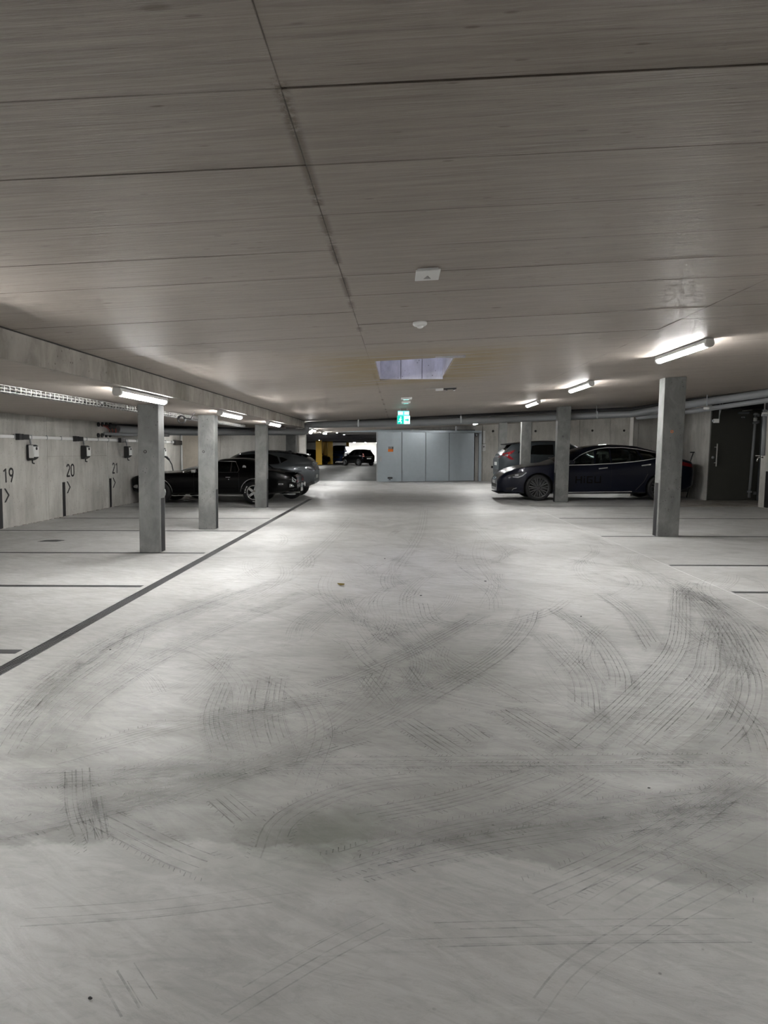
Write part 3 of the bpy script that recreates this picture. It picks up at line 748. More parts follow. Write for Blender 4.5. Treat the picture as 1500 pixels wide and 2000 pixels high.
# coil of cable under the tray
p = atY(353, 819, 11.7); t = thing('cable_coil', 'small black cable coil hanging beside the mesh tray', 'cable coil', (p.x, p.y, p.z))
b = bm_(); tube(b, [(.06 * math.cos(a / 10 * PI), .01 * a / 5, .06 * math.sin(a / 10 * PI)) for a in range(0, 50)], .008, 6); obj('coil', b, M['dark_plastic'], t)
b = bm_(); tube(b, [(.05, 0, .02), (.16, 0, .0), (.24, 0, zl(p.x) - p.z)], .007, 6); obj('lead', b, M['dark_plastic'], t)

# ------------------------------------------------------------------ lamps
def lamp(x, y, lab, length=1.42, f=zc, grp='tube lamps under the slab'):
    z = f(x) - .004; a = math.atan(.052 if f is zc else -.013 if f is zl else 0)
    t = thing('tube_lamp', lab, 'lamp', (x, y, z), (0, -a, 0), grp)
    b = bm_(); prism(b, [(-.036, 0), (.036, 0), (.047, -.040), (-.047, -.040)], 'y', .045, length - .045); obj('housing', b, M['white_plastic'], t)
    pr = [(-.036, -.040)] + [(.040 * math.cos(PI + PI * k / 8), -.047 + .036 * math.sin(PI + PI * k / 8)) for k in range(9)] + [(.036, -.040)]
    b = bm_(); prism(b, pr, 'y', .045, length - .045); obj('diffuser', b, M['diffuser'], t)
    pe = [(-.038, 0)] + [(.046 * math.cos(PI + PI * k / 8), -.047 + .039 * math.sin(PI + PI * k / 8)) for k in range(9)] + [(.038, 0)]
    for (ya, yb) in ((0, .045), (length - .045, length)):
        b = bm_(); prism(b, pe, 'y', ya, yb); obj('end_cap', b, M['white_plastic'], t)
    return t
XLL = -2.78
for y, lab in ((-4.9, 'tube lamp behind the viewer on the left'), (2.9, 'tube lamp over the nearest left bay'),
               (6.98, 'lit tube lamp nearest the viewer on the left, before the first left column'), (11.0, 'middle lit tube lamp of the left row below the slab edge'),
               (15.05, 'third lit tube lamp of the left row near the end of the slab edge')):
    lamp(XLL, y, lab, f=zl)
lamp(-3.25, 26.0, 'small lit tube lamp in the passage before the gate opening', f=zc)
lamp(-3.3, 30.6, 'small lit tube lamp just before the gate track', f=zc)
for y, lab in ((-5.6, 'tube lamp behind the viewer on the right'), (2.95, 'tube lamp over the nearest right bay'),
               (7.28, 'large lit tube lamp above the nearest right column'), (11.65, 'lit tube lamp of the right row above the second right column'),
               (16.0, 'third lit tube lamp of the right row left of the second column'), (28.2, 'tiny lit tube lamp above the right end of the sliding gate')):
    lamp(3.12, y, lab)
lamp(3.2, 24.3, 'tube lamp over the floor before the gate, hidden above the pipe')
lamp(-6.0, 21.6, 'short unseen tube lamp added over the bonnet of the grey crossover, hidden above the pipe', f=zc, length=.62)  # unseen lamp added to brighten the wall behind the left cars
lamp(8.05, 27.6, 'small lit tube lamp on the far wall right of the grey SUV')
for y, w_ in ((36.5, 'nearest'), (41.5, 'second'), (47.5, 'third'), (54.5, 'fourth'), (62.0, 'farthest')): lamp(-3.3, y, w_ + ' of the distant tube lamps in the row beyond the gate', f=lambda x: 2.44, grp='distant lamps beyond the gate')
for x, y, w_ in ((-5.6, 87, 'left'), (-4.2, 87, 'middle'), (-2.8, 87, 'right')): lamp(x, y, w_ + ' of the tube lamps before the white far wall', f=lambda x: 2.44, grp='lamps before the far white wall', length=3.5)
lamp(-7.4, 63, 'distant tube lamp added to brighten the yellow walls', f=lambda x: 2.44, length=3)  # extra lamp, added so the yellow walls come out brighter

# ------------------------------------------------------------------ ceiling devices
def on_ceiling(px, py):
    d = ray(px, py); t = (2.408 - CAMZ) / (d.z - .052 * d.x); return Vector((d.x * t, d.y * t, CAMZ + d.z * t))
SL = -math.atan(.052)
a = on_ceiling(812, 523); b2 = on_ceiling(860, 523); c = on_ceiling(836, 541)
t = thing('ceiling_speaker_panel', 'square white device panel on the aisle ceiling nearest the viewer', 'ceiling device', ((a.x + b2.x) / 2, (a.y + c.y) / 2, zc((a.x + b2.x) / 2)), (0, SL, 0))
w = (b2.x - a.x) / 2; l = (c.y - a.y) / 2
obj('housing', B(-w * .85, w * .85, -l * .85, l * .85, -.010, 0), M['white_plastic'], t)
obj('cover', B(-w, w, -l, l, -.020, -.010, bevel=.003), M['white_plastic'], t)
b = bm_()
for k in range(5):
    for s in range(5 - k):
        x_ = (s - (4 - k) / 2) * .008; box(b, x_ - .0022, x_ + .0022, l * .5 - k * .014, l * .5 - k * .014 + .007, -.0215, -.0195)
obj('grille', b, M['dark_plastic'], t)
c = on_ceiling(820, 629); t = thing('smoke_detector', 'round white smoke detector on the aisle ceiling', 'detector', (c.x, c.y, zc(c.x)), (0, SL, 0))
obj('base', lathe(bm_(), [(.052, .0), (.055, -.012), (.054, -.020), (.044, -.030)], 'z', 24), M['white_plastic'], t)
obj('sensor_head', lathe(bm_(), [(.027, -.028), (.022, -.042), (.010, -.047), (.001, -.048)], 'z', 20), M['white_plastic'], t)
for px, py, lab, w, l in ((794, 777, 'small white ceiling box farther along the aisle', .10, .30), (793, 784.5, 'second small white ceiling box before the exit sign', .09, .25)):
    c = on_ceiling(px, py); t = thing('ceiling_box', lab, 'ceiling device', (c.x, c.y, zc(c.x)), (0, SL, 0))
    obj('housing', B(-w, w, -l / 2, l / 2, -.03, 0, bevel=.006), M['white_plastic'], t); obj('lens', B(-w * .6, w * .6, -l / 3, l / 3, -.036, -.03, bevel=.002), M['clear_lens'], t)
c = on_ceiling(868, 757); t = thing('ceiling_spotlight', 'short black and white rail fitting beyond the light shaft', 'ceiling device', (c.x, c.y, zc(c.x)), (0, SL, 0))
obj('rail', B(-.30, .18, -.03, .03, -.012, 0), M['wall'], t)
obj('fitting', B(-.02, .19, -.025, .025, -.035, -.012, bevel=.004), M['dark_plastic'], t)
obj('fitting_cap', B(-.14, -.02, -.05, .05, -.045, -.012, bevel=.006), M['white_plastic'], t)
for x_ in (.03, .15): obj('knob', lathe(bm_(), [(.014, -.035), (.014, -.055), (.001, -.057)], 'z', 10, (x_, 0, 0)), M['chrome'], t)
c = on_ceiling(962, 808); t = thing('ceiling_box', 'pale ceiling box right of the exit sign beside the pipe', 'ceiling device', (c.x, c.y, zc(c.x)), (0, SL, 0))
obj('housing', B(-.12, .12, -.15, .15, -.08, 0, bevel=.01), M['white_plastic'], t); obj('lens', B(-.07, .07, -.1, .1, -.10, -.08, bevel=.01), M['clear_lens'], t)

# exit sign
YS = 16.3
t = thing('exit_sign', 'green lit emergency exit sign hanging in front of the pipe', 'sign', (0, 0, 0))
p0 = atY(776, 828, YS); p1 = atY(800.5, 812.5, YS); x0, x1, z0, z1 = p0.x, p1.x, p0.z, p1.z; W, H = x1 - x0, z1 - z0
obj('housing', B(x0 - .008, x1 + .008, YS, YS + .05, z0 - .006, z1 + .01, bevel=.004), M['white_plastic'], t)
obj('green_panel', B(x0, x0 + W * .52, YS - .006, YS, z0, z1), M['sign_green'], t); obj('white_panel', B(x0 + W * .53, x1, YS - .006, YS, z0, z1), M['sign_white'], t)
def sp(u, v): return (x0 + u * W, z0 + v * H)
# running figure
b = bm_()
def limb(b, a, c_, w_, m=None):
    a, c_ = Vector(sp(*a)), Vector(sp(*c_)); n = (c_ - a).normalized(); n = Vector((-n.y, n.x)) * w_
    prism(b, [tuple(a + n), tuple(c_ + n), tuple(c_ - n), tuple(a - n)], 'y', YS - .010, YS - .006)
for a, c_ in (((.26, .70), (.24, .42)), ((.24, .42), (.32, .24)), ((.32, .24), (.29, .08)), ((.24, .42), (.16, .30)), ((.16, .30), (.07, .28)), ((.26, .66), (.36, .55)), ((.26, .66), (.15, .56))): limb(b, a, c_, .010)
cxx, czz = sp(.28, .84); prism(b, [(cxx + .016 * math.cos(k * PI / 4), czz + .016 * math.sin(k * PI / 4)) for k in range(8)], 'y', YS - .010, YS - .006)
obj('running_figure', b, M['sign_white'], t)
b = bm_(); prism(b, [sp(.62, .42), sp(.80, .42), sp(.80, .26), sp(.93, .5), sp(.80, .74), sp(.80, .58), sp(.62, .58)], 'y', YS - .010, YS - .006); obj('arrow_symbol', b, M['sign_green'], t)
q0 = atY(777, 812, YS - .3); q1 = atY(799.5, 802.5, YS - .3)
obj('upper_panel', B(q0.x, q1.x, YS - .02, YS + .03, z1 + .012, z1 + .115, bevel=.004), M['sign_teal'], t)
for u0, u1 in ((.06, .44), (.56, .94)):
    xa, xb_ = x0 + u0 * W, x0 + u1 * W; obj('pictogram_field', B(xa, xb_, YS - .027, YS - .02, z1 + .03, z1 + .10), M['sign_white'], t)
zz = zc(.1)
for u in (.25, .75): obj('suspension_rod', B(x0 + u * W - .004, x0 + u * W + .004, YS - .004, YS + .004, z1 + .1, zz + .01), M['white_plastic'], t)

# ------------------------------------------------------------------ pipes across the garage
def P(px, py, Y): return atY(px, py, Y)
t = thing('service_pipe', 'thick grey drain pipe crossing the whole garage, jogging down at the slab step', 'pipe')
def arc3(a, b_, c_, n=5):
    a, b_, c_ = Vector(a), Vector(b_), Vector(c_)
    return [(1 - k / n) ** 2 * a + 2 * (k / n) * (1 - k / n) * b_ + (k / n) ** 2 * c_ for k in range(n + 1)]
XJ = P(598, 840, 20.3).x
za, zb = P(600, 830, 20.3).z, P(590, 843.5, 20.3).z
left = [P(230, 838, 17.6), P(300, 843, 18.6), P(400, 844, 19.6), (XJ - .35, 20.25, zb)]
path = [Vector(q) for q in left] + arc3((XJ - .12, 20.3, zb), (XJ, 20.3, zb), (XJ, 20.3, zb + .08)) + arc3((XJ, 20.3, za - .06), (XJ, 20.3, za), (XJ + .12, 20.3, za + .003)) + \
    [P(800, 826.5, 20.3), P(1000, 818.5, 20.3), P(1235, 808.5, 20.3), P(1300, 797, 19.3), P(1400, 782, 17.9), P(1470, 772, 16.9), P(1560, 759, 15.9)]
obj('main_pipe', tube(bm_(), path, .095, 16), M['grey_plastic'], t)
for k, px in enumerate((700, 900, 1165)):
    c = P(px, 830 - (px - 600) * .034, 20.3); obj('pipe_clamp', B(c.x - .02, c.x + .02, 20.2, 20.4, c.z - .1, c.z + .1, bevel=.01), M['galv'], t)
    obj('hanger_rod', B(c.x - .005, c.x + .005, 20.295, 20.305, c.z + .09, zc(c.x) + .01), M['galv'], t)
t2 = thing('service_pipe', 'second grey pipe running below the thick pipe towards the right wall', 'pipe')
path = [P(1242, 806, 20.8), P(1246, 816, 20.5), P(1300, 811, 19.3), P(1400, 796, 17.9), P(1470, 786, 16.9), P(1560, 773, 15.9)]
obj('main_pipe', tube(bm_(), path, .06, 14), M['grey_plastic'], t2)
for i, (dy, dz, r, y, lab) in enumerate(((0, -8.5, .035, 20.9, 'thin dark conduit above the thick pipe'), (0, -11.5, .022, 21.1, 'thinner dark conduit directly under the ceiling'))):
    t3 = thing('conduit', lab, 'conduit'); zz = [P(px, yy + dz, y) for px, yy in ((606, 830), (800, 826.5), (1000, 817.5), (1235, 808))]
    zz += [P(1320, 793 + dz, 19.5), P(1400, 780 + dz - 2, 18.3), P(1500, 762 + dz - 3, 16.9)]
    for q in zz: q.z = min(q.z, zc(q.x) - r - .005)
    obj('conduit_run', tube(bm_(), zz, r, 8), M['dark_plastic'] if i else M['stripe'], t3)
# bundle of lower pipes on the left into the wall
for i, (dy, r, y, m, lab) in enumerate(((-9.5, .045, .25, 'stripe', 'dark conduit above the left stretch of the thick pipe'), (-4.5, .03, .3, 'dark_plastic', 'thin black conduit behind the left stretch of the thick pipe'), (9, .04, -.1, 'grey_plastic', 'lower grey pipe below the left stretch of the thick pipe'))):
    t3 = thing('conduit', lab, 'conduit'); pts = [P(213, 840 + dy * .9, 17.4 + y * .2), P(300, 843 + dy, 18.6 + y), P(400, 844 + dy, 19.6 + y), P(588, 843 + dy * .9, 20.3 + y)]
    if i == 2: pts = [P(198, 847, 17.35), P(230, 848, 17.7), P(268, 849, 18.1), P(330, 850, 18.7)]
    for q in pts:
        q.x = max(q.x, X_L + .03); q.z = min(q.z, zl(q.x) - r - .004)
    obj('conduit_run', tube(bm_(), pts, r, 8), M[m], t3)
t = thing('wall_duct_sleeves', 'two rows of round pipe sleeves with red and black cables in the left wall', 'pipe sleeves')
for k in range(4):
    for j, py in enumerate((829, 850)):
        p = atX(188 + 7.6 * k, py, X_L)
        b = bm_(); lathe(b, [(.055, 0), (.055, .03), (.042, .03), (.042, .004), (.001, .004)], 'x', 14, (X_L + .012 + LEAN * p.z, p.y, p.z)); obj('sleeve', b, M['dark_plastic'], t)
for k in range(5):
    a = atX(195 + 4 * k, 829, X_L + .02); e = P(214 + 3 * k, 845, 17.6)
    b = bm_(); tube(b, arc3(a, (a + e) / 2 + Vector((.15, 0, .03)), e), .014, 6); obj('cable', b, M['red_cable'] if k % 2 == 0 else M['dark_plastic'], t)
# spot and small fittings near the jog
p = P(607, 844.5, 20.9); t = thing('spotlight', 'small round lit spotlight hanging at the pipe jog', 'spotlight', tuple(p))
b = bm_(); lathe(b, [(.001, -.03), (.045, -.03), (.06, .0), (.05, .06), (.02, .09)], 'y', 16); obj('lamp_head', b, M['white_plastic'], t)
b = bm_(); lathe(b, [(.001, -.040), (.04, -.038), (.045, -.03)], 'y', 14); obj('lamp_lens', b, M['diffuser'], t)
b = bm_(); tube(b, [(0, .05, .02), (.1, .05, .1), (.1, .05, zc(p.x) - p.z)], .008, 6); obj('bracket', b, M['galv'], t)

# ------------------------------------------------------------------ sliding gate
t = thing('sliding_gate', 'grey sheet steel sliding gate of four panels, partly open', 'gate')
gx = [737.3, 784.8, 831.5, 877.3, 926.5]
Ya, Yb = 31.75, 32.9
def gpt(px): f = (px - gx[0]) / (gx[-1] - gx[0]); return Ya + (Yb - Ya) * f
zt0, zt1 = atY(gx[0], 843.5, Ya).z, atY(gx[-1], 845.8, Yb).z
def gz(px): f = (px - gx[0]) / (gx[-1] - gx[0]); return zt0 + (zt1 - zt0) * f
for i in range(4):
    a, b_ = gx[i], gx[i + 1]; A = atY(a, 900, gpt(a)); E = atY(b_, 900, gpt(b_)); g = .014
    b = bm_(); dirv = (Vector((E.x, E.y)) - Vector((A.x, A.y))); L_ = dirv.length; dirv.normalize()
    A2 = Vector((A.x, A.y)) + dirv * g; E2 = Vector((E.x, E.y)) - dirv * g; n = Vector((-dirv.y, dirv.x)) * .06
    hexa(b, [(*A2, .03), (*E2, .03), (*(E2 + n), .03), (*(A2 + n), .03), (*A2, gz(a)), (*E2, gz(b_)), (*(E2 + n), gz(b_)), (*(A2 + n), gz(a))])
    bmesh.ops.bevel(b, geom=b.edges[:], offset=.008, segments=2, affect='EDGES')
    pn = obj('gate_panel', b, M['gate'], t)
    if i < 3:
        b = bm_(); hexa(b, [(*(E2 + n * .3), .03), (*(E2 + dirv * 2 * g + n * .3), .03), (*(E2 + dirv * 2 * g + n), .03), (*(E2 + n), .03), (*(E2 + n * .3), gz(b_)), (*(E2 + dirv * 2 * g + n * .3), gz(b_)), (*(E2 + dirv * 2 * g + n), gz(b_)), (*(E2 + n), gz(b_))])
        obj('seam_strip', b, M['gate_edge'], t)
A = atY(gx[0], 900, Ya)
obj('edge_rail', B(A.x - .05, A.x + .01, Ya - .02, Ya + .09, .01, zt0 + .005, bevel=.01), M['galv'], t)
hp = atY(743.3, 896, Ya - .02); obj('pull_handle', B(hp.x - .05, hp.x + .05, Ya - .05, Ya + .02, hp.z - .12, hp.z + .12, bevel=.015), M['galv'], t)
def plate(px0, px1, py0, py1, name, m, off=.01):
    Yp = gpt((px0 + px1) / 2) - off - .012; a = atY(px0, py1, Yp); c_ = atY(px1, py0, Yp); return obj(name, B(a.x, c_.x, Yp, Yp + off, a.z, c_.z), m, t)
plate(755.2, 768.2, 872.8, 876.6, 'warning_label', M['dark_plastic']); plate(754.5, 768.0, 877.0, 882.3, 'warning_label', M['orange']); plate(754.6, 766.6, 932, 935, 'type_plate', M['dark_plastic']); plate(759, 763, 936, 937.4, 'type_plate', M['dark_plastic'])
b = bm_()
for k in range(3):
    Yp = gpt(761) - .026; a = atY(756.5, 874.0 + k * .9, Yp); c_ = atY(766.5, 873.6 + k * .9, Yp); box(b, a.x, c_.x, Yp, Yp + .004, a.z, c_.z)
obj('label_lines', b, M['white_plastic'], t)
# track, jamb, motor
t = thing('gate_track', 'long steel running track over the sliding gate and its opening', 'gate track')
l0, l1 = atY(598, 841, Ya - .02), atY(940, 842.5, 33.0)
b = bm_(); z_a, z_b = atY(598, 838.5, Ya).z, atY(940, 841.5, 33).z; z_c, z_d = atY(598, 843.0, Ya).z, atY(940, 845.5, 33).z
hexa(b, [(l0.x, Ya - .12, z_c), (l1.x, 32.9 - .12, z_d), (l1.x, 33.05, z_d), (l0.x, Ya + .1, z_c), (l0.x, Ya - .12, z_a), (l1.x, 32.9 - .12, z_b), (l1.x, 33.05, z_b), (l0.x, Ya + .1, z_a)])
obj('track_rail', b, M['gate'], t)
for f in (.1, .35, .6, .85):
    x_ = l0.x + (l1.x - l0.x) * f; y_ = Ya + (32.9 - Ya) * f; obj('bracket', B(x_ - .03, x_ + .03, y_ - .05, y_ + .05, z_a + (z_b - z_a) * f - .01, zc(x_) + .01), M['galv'], t)
t = thing('gate_post', 'upright steel end post right of the sliding gate', 'gate post')
a, c_ = atY(935, 900, 33.0), atY(940, 900, 33.0)
obj('post', B(a.x, c_.x, 32.95, 33.2, 0, atY(937, 846, 33).z, bevel=.01), M['gate'], t); obj('post_lip', B(a.x - .03, a.x, 32.93, 33.0, 0, 2.2), M['gate_edge'], t)
p = atY(931, 849, 33.0); t = thing('gate_motor', 'small black gate drive between gate and end post', 'motor', (p.x, 33.05, p.z))
obj('motor_housing', B(-.09, .05, -.06, .25, -.06, .06, bevel=.015), M['dark_plastic'], t); obj('motor_cap', lathe(bm_(), [(.05, -.06), (.045, -.10), (.001, -.11)], 'y', 14), M['galv'], t)
# boxes on the far wall beside the gate
for (x0_, x1_, y0_, y1_, lab, dk) in ((943, 948, 841.5, 866, 'tall white cabinet on the wall right of the gate post', 0), (942.3, 948.7, 867, 881, 'white control box below the tall white cabinet by the gate post', 1)):
    a = atY(x0_, y1_, YG - .1); c_ = atY(x1_, y0_, YG - .1); t = thing('control_box', lab, 'box')
    obj('housing', B(a.x, c_.x, YG - .1, YG + .01, a.z, c_.z, bevel=.01), M['white_plastic'], t)
    obj('lid', B(a.x + .02, c_.x - .02, YG - .115, YG - .1, a.z + .02, c_.z - .02, bevel=.004), M['white_plastic'], t)
    if dk: obj('key_switch', B(a.x + .04, a.x + .08, YG - .13, YG - .115, c_.z - .16, c_.z - .1), M['dark_plastic'], t)

# ------------------------------------------------------------------ dark steel door on the right
t = thing('door_1', 'dark olive steel door at the right end of the garage', 'door', kind='structure')
a = atY(1381, 976, YD - .03); e = atY(1471, 976, YD - .03); zt_ = atY(1390, 800, YD).z
x0, x1 = a.x, 10.35; sh = LEAN
obj('door_leaf', B(x0 + .03, x1 - .12, YD - .05, YD, .015, zt_, shear=sh, bevel=.006), M['door'], t)
obj('door_frame', B(x0 - .01, x0 + .025, YD - .07, YD, 0, zt_ + .05, shear=sh), M['door'], t)
obj('door_frame', B(x1 - .115, x1, YD - .07, YD, 0, zt_ + .05, shear=sh), M['gate_edge'], t)
obj('door_frame', B(x0 - .01, x1, YD - .07, YD, zt_ + .01, zt_ + .09, shear=sh), M['black'], t)
hx = atY(1399, 890, YD - .13); h0, h1 = atY(1397.5, 911, YD - .13).z, atY(1401, 866.5, YD - .13).z
obj('pull_bar', tube(bm_(), [(hx.x + LEAN * h0 - .01, YD - .14, h0), (hx.x + LEAN * h1 - .01, YD - .14, h1)], .018, 12), M['steel'], t)
for zz in (h0 + .10, h1 - .10): obj('bar_bracket', tube(bm_(), [(hx.x, YD - .14, zz), (hx.x - .02, YD - .045, zz)], .010, 8), M['steel'], t)
lk = atY(1392.5, 893.5, YD - .06); obj('lock_cylinder', lathe(bm_(), [(.04, -.05), (.04, -.062), (.018, -.066), (.018, -.09), (.001, -.092)], 'y', 16, (lk.x, YD, lk.z)), M['galv'], t)
lp = atY(1451.5, 815, YD - .05); obj('name_plate', B(lp.x - .07, lp.x + .07, YD - .058, YD - .05, lp.z - .05, lp.z + .04), M['stripe'], t)
b = bm_()
for k in range(3): box(b, lp.x - .055 + k * .04, lp.x - .035 + k * .04, YD - .061, YD - .058, lp.z - .02, lp.z + .02)
obj('plate_symbol', b, M['galv'], t)
cz = zt_ - .10; cp = atY(1452, 806, YD - .1); obj('door_closer', B(cp.x - .14, cp.x + .16, YD - .12, YD - .05, cp.z - .035, cp.z + .03, bevel=.008), M['gate_edge'], t)
obj('closer_arm', tube(bm_(), [(cp.x - .05, YD - .13, cp.z + .05), (cp.x + .22, YD - .15, cp.z + .07)], .012, 8), M['steel'], t)
for zz in (atY(1462, 824, YD).z, atY(1462, 811, YD).z, atY(1462, 963, YD).z): obj('hinge', B(x1 - .22, x1 - .14, YD - .075, YD - .045, zz - .04, zz + .04), M['galv'], t)
# dark service void above the door
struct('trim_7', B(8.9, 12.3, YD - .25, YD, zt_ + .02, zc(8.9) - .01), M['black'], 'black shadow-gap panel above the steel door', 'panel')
struct('trim_8', B(atY(1325, 980, 18.4).x, 10.6, 18.25, YD - .08, 0, .012), M['stripe'] if False else M['step'], 'darker concrete strip in front of the steel door', 'floor strip')  # thin slab in a darker tone than the floor around it
# downpipes
def downpipe(px, y0_, z_top, z_bot, Y, r, lab, br):
    a = atY(px[0], y0_[0], Y); c_ = atY(px[1], y0_[1], Y); t = thing('downpipe', lab, 'pipe')
    obj('pipe_run', tube(bm_(), [c_, a], r, 12), M['grey_plastic'], t); mid = a.lerp(c_, .22)
    obj('coupling', tube(bm_(), [a.lerp(c_, .06), a.lerp(c_, .10)], r * 1.35, 12), M['steel'], t)
    for f in br:
        q = a.lerp(c_, f); obj('pipe_bracket', B(q.x - r * 1.25, q.x + r * 1.25, Y - r * 1.2, Y + r * 1.2, q.z - .025, q.z + .025), M['galv'], t)
    return t
t = downpipe((1476.5, 1463), (806, 972), 0, 0, YD - .18, .038, 'grey downpipe with steel brackets at the hinge side of the steel door', (.02, .12, .93))
t = downpipe((1494.5, 1490), (800, 890), 0, 0, 17.5, .05, 'short grey pipe with a valve near the right picture edge', (.12,))
v = atY(1487, 892, 17.45); t = thing('pipe_valve', 'small chrome valve and tap below the short grey pipe', 'valve')
b = bm_(); tube(b, [atY(1490, 888, 17.5), atY(1490, 894, 17.5), atY(1482, 893, 17.5), atY(1479, 896, 17.5), atY(1478, 901, 17.5)], .018, 8); obj('valve_body', b, M['chrome'], t)
v1 = atY(1480, 890, 17.5); b = bm_(); box(b, v1.x - .05, v1.x + .05, 17.48, 17.52, v1.z - .01, v1.z + .01, bevel=.004); obj('valve_lever', b, M['steel'], t)
# black air duct end at upper right
p = atY(1492, 803, 18.6); t = thing('air_duct', 'black duct end under the pipes at the right picture edge', 'duct')
obj('duct_body', B(p.x - .22, 9.14, 17.6, 18.0, p.z - .02, p.z + .32, bevel=.05), M['black'], t); obj('duct_collar', tube(bm_(), [(p.x + .0, 17.55, p.z + .04), (p.x + .0, 17.55, p.z + .30)], .06, 14), M['galv'], t)
# detector and bracket box in front of the door
p = P(1380, 797.5, 17.7); t = thing('smoke_detector', 'small white detector below the pipes left of the steel door', 'detector', tuple(p))
obj('base', lathe(bm_(), [(.07, .03), (.075, .0), (.07, -.015), (.05, -.03), (.001, -.032)], 'z', 20), M['white_plastic'], t); obj('stem', B(-.01, .01, -.01, .01, .02, zc(p.x) - p.z + .005), M['galv'], t)
p = P(1401, 822, 18.3); t = thing('hanging_bracket', 'small white box on struts hanging before the steel door', 'bracket', tuple(p))
obj('bracket_box', B(-.09, .03, -.04, .04, -.05, .05, bevel=.008), M['white_plastic'], t)
obj('strut', tube(bm_(), [(.04, 0, -.05), (.06, 0, zc(p.x) - p.z)], .012, 6), M['galv'], t); obj('strut', tube(bm_(), [(.04, 0, .1), (.16, 0, zc(p.x) - p.z)], .010, 6), M['galv'], t)
obj('cap', B(-.12, -.09, -.025, .025, -.03, .03), M['galv'], t)

# ------------------------------------------------------------------ cars
def lerp(a, b, t): return a + (b - a) * t
def prof(pts):                                # monotone cubic through (x, v) points
    xs = [p[0] for p in pts]; ys_ = [p[1] for p in pts]; n = len(xs)
    d = [(ys_[i + 1] - ys_[i]) / (xs[i + 1] - xs[i]) for i in range(n - 1)]
    m_ = [d[0]] + [0 if d[i - 1] * d[i] <= 0 else 2 * d[i - 1] * d[i] / (d[i - 1] + d[i]) for i in range(1, n - 1)] + [d[-1]]
    def f(x):
        if x <= xs[0]: return ys_[0]
        if x >= xs[-1]: return ys_[-1]
        i = max(k for k in range(n - 1) if xs[k] <= x); h = xs[i + 1] - xs[i]; t = (x - xs[i]) / h
        return (2 * t ** 3 - 3 * t * t + 1) * ys_[i] + (t ** 3 - 2 * t * t + t) * h * m_[i] + (-2 * t ** 3 + 3 * t * t) * ys_[i + 1] + (t ** 3 - t * t) * h * m_[i + 1]
    return f
def section(x, w, zb, zs, zr, wr, ins=0.0):
    t = min(1, max(0, (zr - zs - .02) / .30)); h = zr - zs
    w -= ins; wr_ = wr - ins; zr -= ins
    P_ = [(0, zb), (w * .84, zb), (w * .935, zb + .05), (w * .975, lerp(zb, zs, .3)), (w, lerp(zb, zs, .62)), (w * .99, lerp(zb, zs, .84)), (w * .955, zs - .015),
          (w * .92, zs + h * .06), (lerp(w * .80, lerp(w * .92, wr_, .50), t), zs + h * lerp(.5, .50, t)), (lerp(w * .62, wr_, t), zs + h * lerp(.8, .84, t)),
          (lerp(w * .42, wr_ * .84, t), zs + h * lerp(.93, .965, t) - ins), (lerp(w * .2, wr_ * .45, t), zr + .012), (0, zr + .018)]
    return P_
def loft(secs):
    bm = bm_(); rings = []
    for x, P_ in secs:
        full = [(y, z) for y, z in P_] + [(-y, z) for y, z in P_[-2:0:-1]]
        rings.append([bm.verts.new((x, y, z)) for y, z in full])
    n = len(rings[0])
    for a, b_ in zip(rings, rings[1:]):
        for k in range(n): bm.faces.new((a[k], a[(k + 1) % n], b_[(k + 1) % n], b_[k]))
    bm.faces.new(rings[0]); bm.faces.new(rings[-1][::-1])
    bmesh.ops.recalc_face_normals(bm, faces=bm.faces)
    return bm
def to_me(bm, mats=()):
    me = D.meshes.new('tmp'); bm.to_mesh(me); bm.free()
    for q in mats: me.materials.append(q)
    return me
def boolean(me, cutters, op='DIFFERENCE'):
    """returns a new mesh: me (op) each cutter, exact solver"""
    base = D.objects.new('tmp', me); C.objects.link(base); tmp = []
    for cm in cutters:
        co = D.objects.new('tmpc', cm); C.objects.link(co); tmp.append(co)
        md = base.modifiers.new('b', 'BOOLEAN'); md.operation = op; md.solver = 'EXACT'; md.object = co; md.material_mode = 'TRANSFER'
    bpy.context.view_layer.update(); dg = bpy.context.evaluated_depsgraph_get()
    out = D.meshes.new_from_object(base.evaluated_get(dg), depsgraph=dg)
    for o in tmp + [base]: D.objects.remove(o)
    return out
def smooth(me, ang=35):
    bm = bmesh.new(); bm.from_mesh(me)
    for f in bm.faces: f.smooth = True
    lim = math.radians(ang)
    for e in bm.edges:
        if len(e.link_faces) == 2 and (e.calc_face_angle(0) > lim or e.link_faces[0].material_index != e.link_faces[1].material_index): e.smooth = False
    bm.to_mesh(me); bm.free()
def link_me(name, me, parent, mats=None):
    me.name = name
    if mats:
        me.materials.clear()
        for q in mats: me.materials.append(q)
    o = D.objects.new(name, me); C.objects.link(o); o.parent = parent; return o
